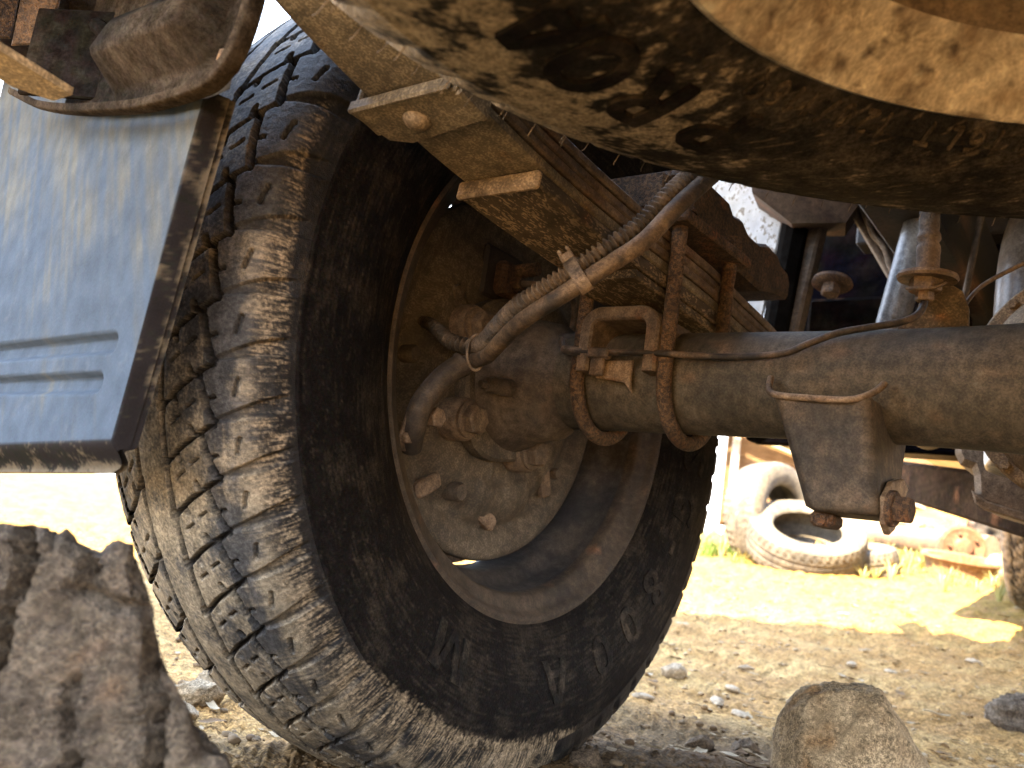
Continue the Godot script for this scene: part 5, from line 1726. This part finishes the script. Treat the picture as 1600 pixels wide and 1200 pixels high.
	obj(s, "axle_stub", "rusty", h, [Color(0.10, 0.08, 0.07), BROWN, RUST, 0.3, 0.1, 0.2, 0.7], 0.04)
	var d := thing("wheel_rim", Vector3(-0.225, 0.335, -4.02), "rusty steel wheel rim lying flat below the brake drum", "wheel rim")
	d.basis = axis_basis(Vector3(0.08, 1, 0.12))
	s = Soup.new()
	s.lathe(at(0, 0, 0), [Vector2(0.07, 0.15), Vector2(0.075, 0.178), Vector2(0.062, 0.182), Vector2(0.05, 0.165), Vector2(0.015, 0.152), Vector2(-0.02, 0.152), Vector2(-0.05, 0.165), Vector2(-0.062, 0.182), Vector2(-0.072, 0.176)], 64)
	s.lathe(at(0, 0, 0), [Vector2(0.07, 0.15), Vector2(0.04, 0.14), Vector2(0.045, 0.07), Vector2(0.05, 0.0)], 64, 0, TAU, -1.0)
	obj(s, "barrel", "rusty", d, [Color(0.26, 0.17, 0.10), Color(0.47, 0.36, 0.24), RUST, 0.5, 0.1, 0.15, 0.7], 0.02)
	# a beam of scrap, plank ends and stones behind
	for q in [[Vector3(-1.1, 0.53, -5.25), Vector3(-0.2, 0.50, -4.75), 0.07, "grey steel pipe of scrap lying behind the brake drum"], [Vector3(-0.62, 0.47, -4.9), Vector3(-0.30, 0.44, -4.35), 0.025, "short pale pipe pointing at the brake drum"]]:
		s = Soup.new()
		var c: Vector3 = (q[0] + q[1]) * 0.5
		s.tube([q[0] - c, q[1] - c], q[2], 20)
		o = place(as_mesh(s, [Color(0.30, 0.27, 0.24), Color(0.48, 0.42, 0.34), RUST, 0.5, 0.1, 0.1, 0.6]), "scrap_pipe", "rusty", self)
		o.position = c
		tag(o, q[3], "pipe")
	stone("yard_stone", Vector3(0.16, 0.17, 0.14), Vector3(-0.055, 0.36, -4.02), 12, "yellowish stone lying right of the rusty wheel rim", [Color(0.42, 0.32, 0.18), Color(0.55, 0.45, 0.3), RUST, 0.5, 0.2, 0, 0.8], "stone", 10, 0.06, 20)
	stone("dark_scrap", Vector3(0.62, 0.34, 0.4), Vector3(-0.12, 0.56, -5.1), 15, "dark heap of scrap metal behind the brake drum", [Color(0.05, 0.045, 0.045), Color(0.16, 0.14, 0.13), RUST, 0.35, 0.2, 0.15, 0.5], "scrap heap", 20, 0.15, 30)
	stone("earth_bank", Vector3(1.3, 0.36, 0.5), Vector3(-1.02, 0.52, -5.6), 18, "low brown bank of earth behind the tyres", [Color(0.26, 0.18, 0.09), Color(0.40, 0.30, 0.15), RUST, 0.5, 0.2, 0, 0.4], "bank", 10, 0.12, 30)
	# open canopy added out of view behind the viewer to shade the truck's tail, the yard round about lies in the sun
	var cp := thing("added_canopy", Vector3(-0.05, 0, 3.26), "open flat canopy roof on four posts behind the truck, added unseen to shade its tail", "added_canopy")
	cp.basis = Basis(Vector3(0.777, 0, -0.63), Vector3.UP, Vector3(0.63, 0, 0.777)).orthonormalized()
	for k in 9:
		s = Soup.new()
		s.box(at(-2.56 + 0.64 * k, 4.2, 0.0), Vector3(0.645, 0.05, 3.10), 0.004)
		obj(s, "roof_sheet", "steel", cp, [Color(0.34, 0.33, 0.32), BROWN, RUST, 0.3, 0, 0.1, 0.2], 0.5)
	for q in [[-2.7, -1.45], [2.7, -1.45], [-2.7, 1.45], [2.7, 1.45]]:
		s = Soup.new()
		s.box(at(q[0], 2.09, q[1]), Vector3(0.10, 4.18, 0.10), 0.01)
		obj(s, "post", "wood", cp, [Color(0.24, 0.17, 0.11), BROWN, RUST, 0.4, 0, 0, 0.4], 0.3)
	# timber shed far behind
	var shed := thing("shed", Vector3(-2.9, 0.62, -8.0), "timber shed with a pale roof edge and white corner post beyond the tyres", "shed")
	shed.rotation.y = 0.42
	for k in 7:
		s = Soup.new()
		s.box(at(0.8, 0.10 + 0.135 * k, -0.10), Vector3(2.0, 0.128, 0.03), 0.004)
		obj(s, "board", "wood", shed, [Color(0.27, 0.155, 0.075), Color(0.38, 0.25, 0.13), RUST, 0.4 + 0.05 * (k % 3), 0, 0, 0.3], 0.1)
	s = Soup.new()
	s.box(at(-0.14, 0.44, 0.0), Vector3(0.075, 0.90, 0.07), 0.004)
	obj(s, "post", "wood", shed, [Color(0.70, 0.70, 0.66), Color(0.78, 0.77, 0.72), RUST, 0.4, 0, 0, 0.4], 0.1)
	for k in 4:
		s = Soup.new()
		s.box(Transform3D(Basis().rotated(Vector3.BACK, -0.30), Vector3(0.62, 0.70 + 0.085 * k, 0.16 - 0.10 * k)), Vector3(2.2, 0.030, 0.12), 0.004)
		obj(s, "roof_slat", "wood", shed, [Color(0.62, 0.58, 0.40), Color(0.72, 0.68, 0.50), RUST, 0.4, 0, 0, 0.4], 0.12)
	s = Soup.new()
	s.box(at(0.8, 0.6, -1.1), Vector3(2.0, 1.2, 0.05), 0.004)
	s.box(at(-0.2, 0.6, -0.6), Vector3(0.05, 1.2, 1.0), 0.004)
	obj(s, "rear_wall", "wood", shed, [Color(0.2, 0.12, 0.06), Color(0.3, 0.2, 0.1), RUST, 0.4, 0, 0, 0.3], 0.3)

func litter() -> void:
	var r := RandomNumberGenerator.new()
	r.seed = 77
	# pebbles and crumbs of earth: uncountable
	for pass_ in 3:
		var rk := rock(Vector3.ONE, 30 + pass_, 9, 0.08, 7)
		var mesh := plain_mesh(rk)
		var xf: Array = []
		var cols: Array = []
		for i in 3600:
			var ang := atan2(-0.78, -0.60) + r.randf_range(-0.75, 0.75)
			var dist := 0.35 + 4.2 * pow(r.randf(), 1.5)
			var x := 0.535 + dist * cos(ang)
			var z := 0.667 + dist * sin(ang)
			var sz := 0.0025 + 0.011 * pow(r.randf(), 4.0)
			if Vector2(x, z).length() < 0.14: continue
			var b := Basis.from_euler(Vector3(r.randf() * 6, r.randf() * 6, r.randf() * 6)).scaled(Vector3(1.0, 0.6, 0.85) * sz)
			xf.append(Transform3D(b, Vector3(x, ground_y(x, z) + sz * 0.12, z)))
			var k := r.randf()
			var c := Color(0.52, 0.33, 0.155).lerp(Color(0.60, 0.46, 0.29), k) if k > 0.35 else Color(0.34, 0.215, 0.105)
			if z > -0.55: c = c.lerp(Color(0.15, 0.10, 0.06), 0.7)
			cols.append(c)
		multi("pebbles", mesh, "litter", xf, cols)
	# dry leaves and wood chips: thin curled flakes
	for pass_ in 2:
		var s := Soup.new()
		var g: Array = []
		for i in 7:
			var row: Array = []
			for j in 4:
				var u := float(i) / 6.0 - 0.5
				var v := (float(j) / 3.0 - 0.5) * (1.0 - 3.2 * u * u if pass_ == 0 else 1.0)
				row.append(Vector3(u, 0.25 * u * u + 0.5 * v * v + 0.05 * sin(u * 9.0), v * 0.42))
			g.append(row)
		for i in 6:
			for j in 3:
				s.quad(g[i][j], g[i + 1][j], g[i + 1][j + 1], g[i][j + 1], Vector3.UP)
		s.renormal()
		var xf: Array = []
		var cols: Array = []
		for i in 520:
			var ang := atan2(-0.78, -0.60) + r.randf_range(-0.7, 0.7)
			var dist := 0.9 + 3.0 * pow(r.randf(), 1.3)
			var x := 0.535 + dist * cos(ang)
			var z := 0.667 + dist * sin(ang)
			var sz := r.randf_range(0.010, 0.034) if pass_ == 0 else r.randf_range(0.010, 0.045)
			if Vector2(x, z).length() < 0.13: continue
			var b := Basis.from_euler(Vector3(r.randf_range(-0.35, 0.35), r.randf() * 6.28, r.randf_range(-0.35, 0.35))).scaled(Vector3(sz, sz * 0.35, sz * (1.0 if pass_ == 0 else 0.5)))
			xf.append(Transform3D(b, Vector3(x, ground_y(x, z) + 0.002 + sz * 0.05, z)))
			cols.append(Color(0.52, 0.38, 0.21).lerp(Color(0.66, 0.56, 0.40), r.randf()) if r.randf() > 0.2 else Color(0.28, 0.18, 0.10))
		multi("leaf_litter", plain_mesh(s), "litter", xf, cols)
	# pale stones and chips that stand out one by one
	var spots := [[-0.174, -0.857, 0.050, "brown cracked stone with a pale top right of the tyre"], [-0.235, -0.80, 0.042, "pale flat stone touching the tyre's right side"], [-0.035, -0.735, 0.040, "long pale chip left of the sandstone block"], [0.02, -0.69, 0.034, "pale chip lying crosswise beside the long chip"], [-0.13, -1.10, 0.034, "tan stone in the middle of the shaded ground"], [0.0, -1.38, 0.036, "white chip far behind the sandstone block"], [0.07, -1.42, 0.030, "second white chip behind the sandstone block, to the right"], [0.183, -1.73, 0.036, "white sliver near the sunlit edge at the right"], [-0.10, -0.60, 0.030, "small pale chip near the foot of the tyre"], [-0.06, -0.86, 0.030, "whitish chip behind the long chip"]]
	for i in spots.size():
		var q: Array = spots[i]
		var sz: float = q[2]
		var flat := Vector3(1.5, 0.45, 0.7) if i != 0 else Vector3(1.3, 0.8, 0.9)
		stone("ground_chip", flat * sz * 0.8, Vector3(q[0], ground_y(q[0], q[1]) + sz * 0.12, q[1]), 40 + i, q[3], [Color(0.46, 0.34, 0.20), Color(0.62, 0.50, 0.35), RUST, 0.6 if i else 0.35, 0.2, 0.0, 2.0], "stone", 10, 0.07, 18, r.randf() * 3.0, "pale stones and chips on the ground")
	for q in [[-0.271, 0.074, 0.045, "pale stone left of the tyre's foot"], [-0.33, 0.02, 0.035, "small pale stone behind the one at the tyre's left foot"], [-0.22, 0.13, 0.03, "pale pebble in front of the stones at the tyre's left foot"], [0.05, 0.06, 0.03, "dark clod wedged under the tyre's tread"], [0.11, -0.08, 0.028, "dark clod beside the tyre's contact patch"], [0.14, -0.40, 0.034, "dark clod left of the sandstone block"], [0.10, -0.36, 0.03, "smaller dark clod beside the sandstone block"]]:
		var dark: bool = q[3].begins_with("dark") or q[3].begins_with("smaller")
		stone("ground_clod" if dark else "ground_chip", Vector3(1.2, 0.75, 1.0) * q[2], Vector3(q[0], ground_y(q[0], q[1]) + q[2] * 0.15, q[1]), int(absf(q[0]) * 900.0) + 60, q[3], [Color(0.10, 0.068, 0.04), Color(0.20, 0.14, 0.085), RUST, 0.4, 0.2, 0.0, 2.0] if dark else [Color(0.34, 0.25, 0.145), Color(0.48, 0.37, 0.23), RUST, 0.5, 0.2, 0.0, 2.0], "clod" if dark else "stone", 10, 0.1, 18, r.randf() * 3.0, "dark clods on the ground" if dark else "pale stones and chips on the ground")
	# grass: tufts by the tyres, dry blades on the bank
	var s := Soup.new()
	for k in 9:
		var a := TAU * k / 9.0 + 0.3
		var d := Vector3(cos(a), 0, sin(a))
		var sd := Vector3(-d.z, 0, d.x) * 0.05
		var p0 := d * 0.05
		var p1 := d * 0.25 + Vector3(0, 0.65, 0)
		var p2 := d * 0.6 + Vector3(0, 0.9 + 0.1 * (k % 3), 0)
		s.quad(p0 - sd, p0 + sd, p1 + sd * 0.8, p1 - sd * 0.8, d + Vector3.UP)
		s.flat(p1 - sd * 0.8, p1 + sd * 0.8, p2, d + Vector3.UP)
	var xf: Array = []
	var cols: Array = []
	for i in 900:
		var x := r.randf_range(-3.0, 0.3)
		var z := r.randf_range(-6.5, -3.2)
		var green := false
		if i < 45:
			x = -1.22 + r.randf_range(-0.14, 0.2); z = -3.42 + r.randf_range(-0.2, 0.12); green = true
		elif i < 110:
			x = -0.55 + r.randf_range(-0.35, 0.3); z = -4.5 + r.randf_range(-0.3, 0.4); green = r.randf() > 0.4
		var sz := r.randf_range(0.05, 0.11)
		xf.append(Transform3D(Basis.from_euler(Vector3(0, r.randf() * 6.28, 0)).scaled(Vector3(sz, sz * r.randf_range(0.5, 1.1), sz)), Vector3(x, land(x, z) - 0.004, z)))
		cols.append(Color(0.09, 0.16, 0.03) if green else Color(0.34, 0.29, 0.12).lerp(Color(0.18, 0.22, 0.06), r.randf() * 0.6))
	multi("grass", plain_mesh(s), "leaf", xf, cols)
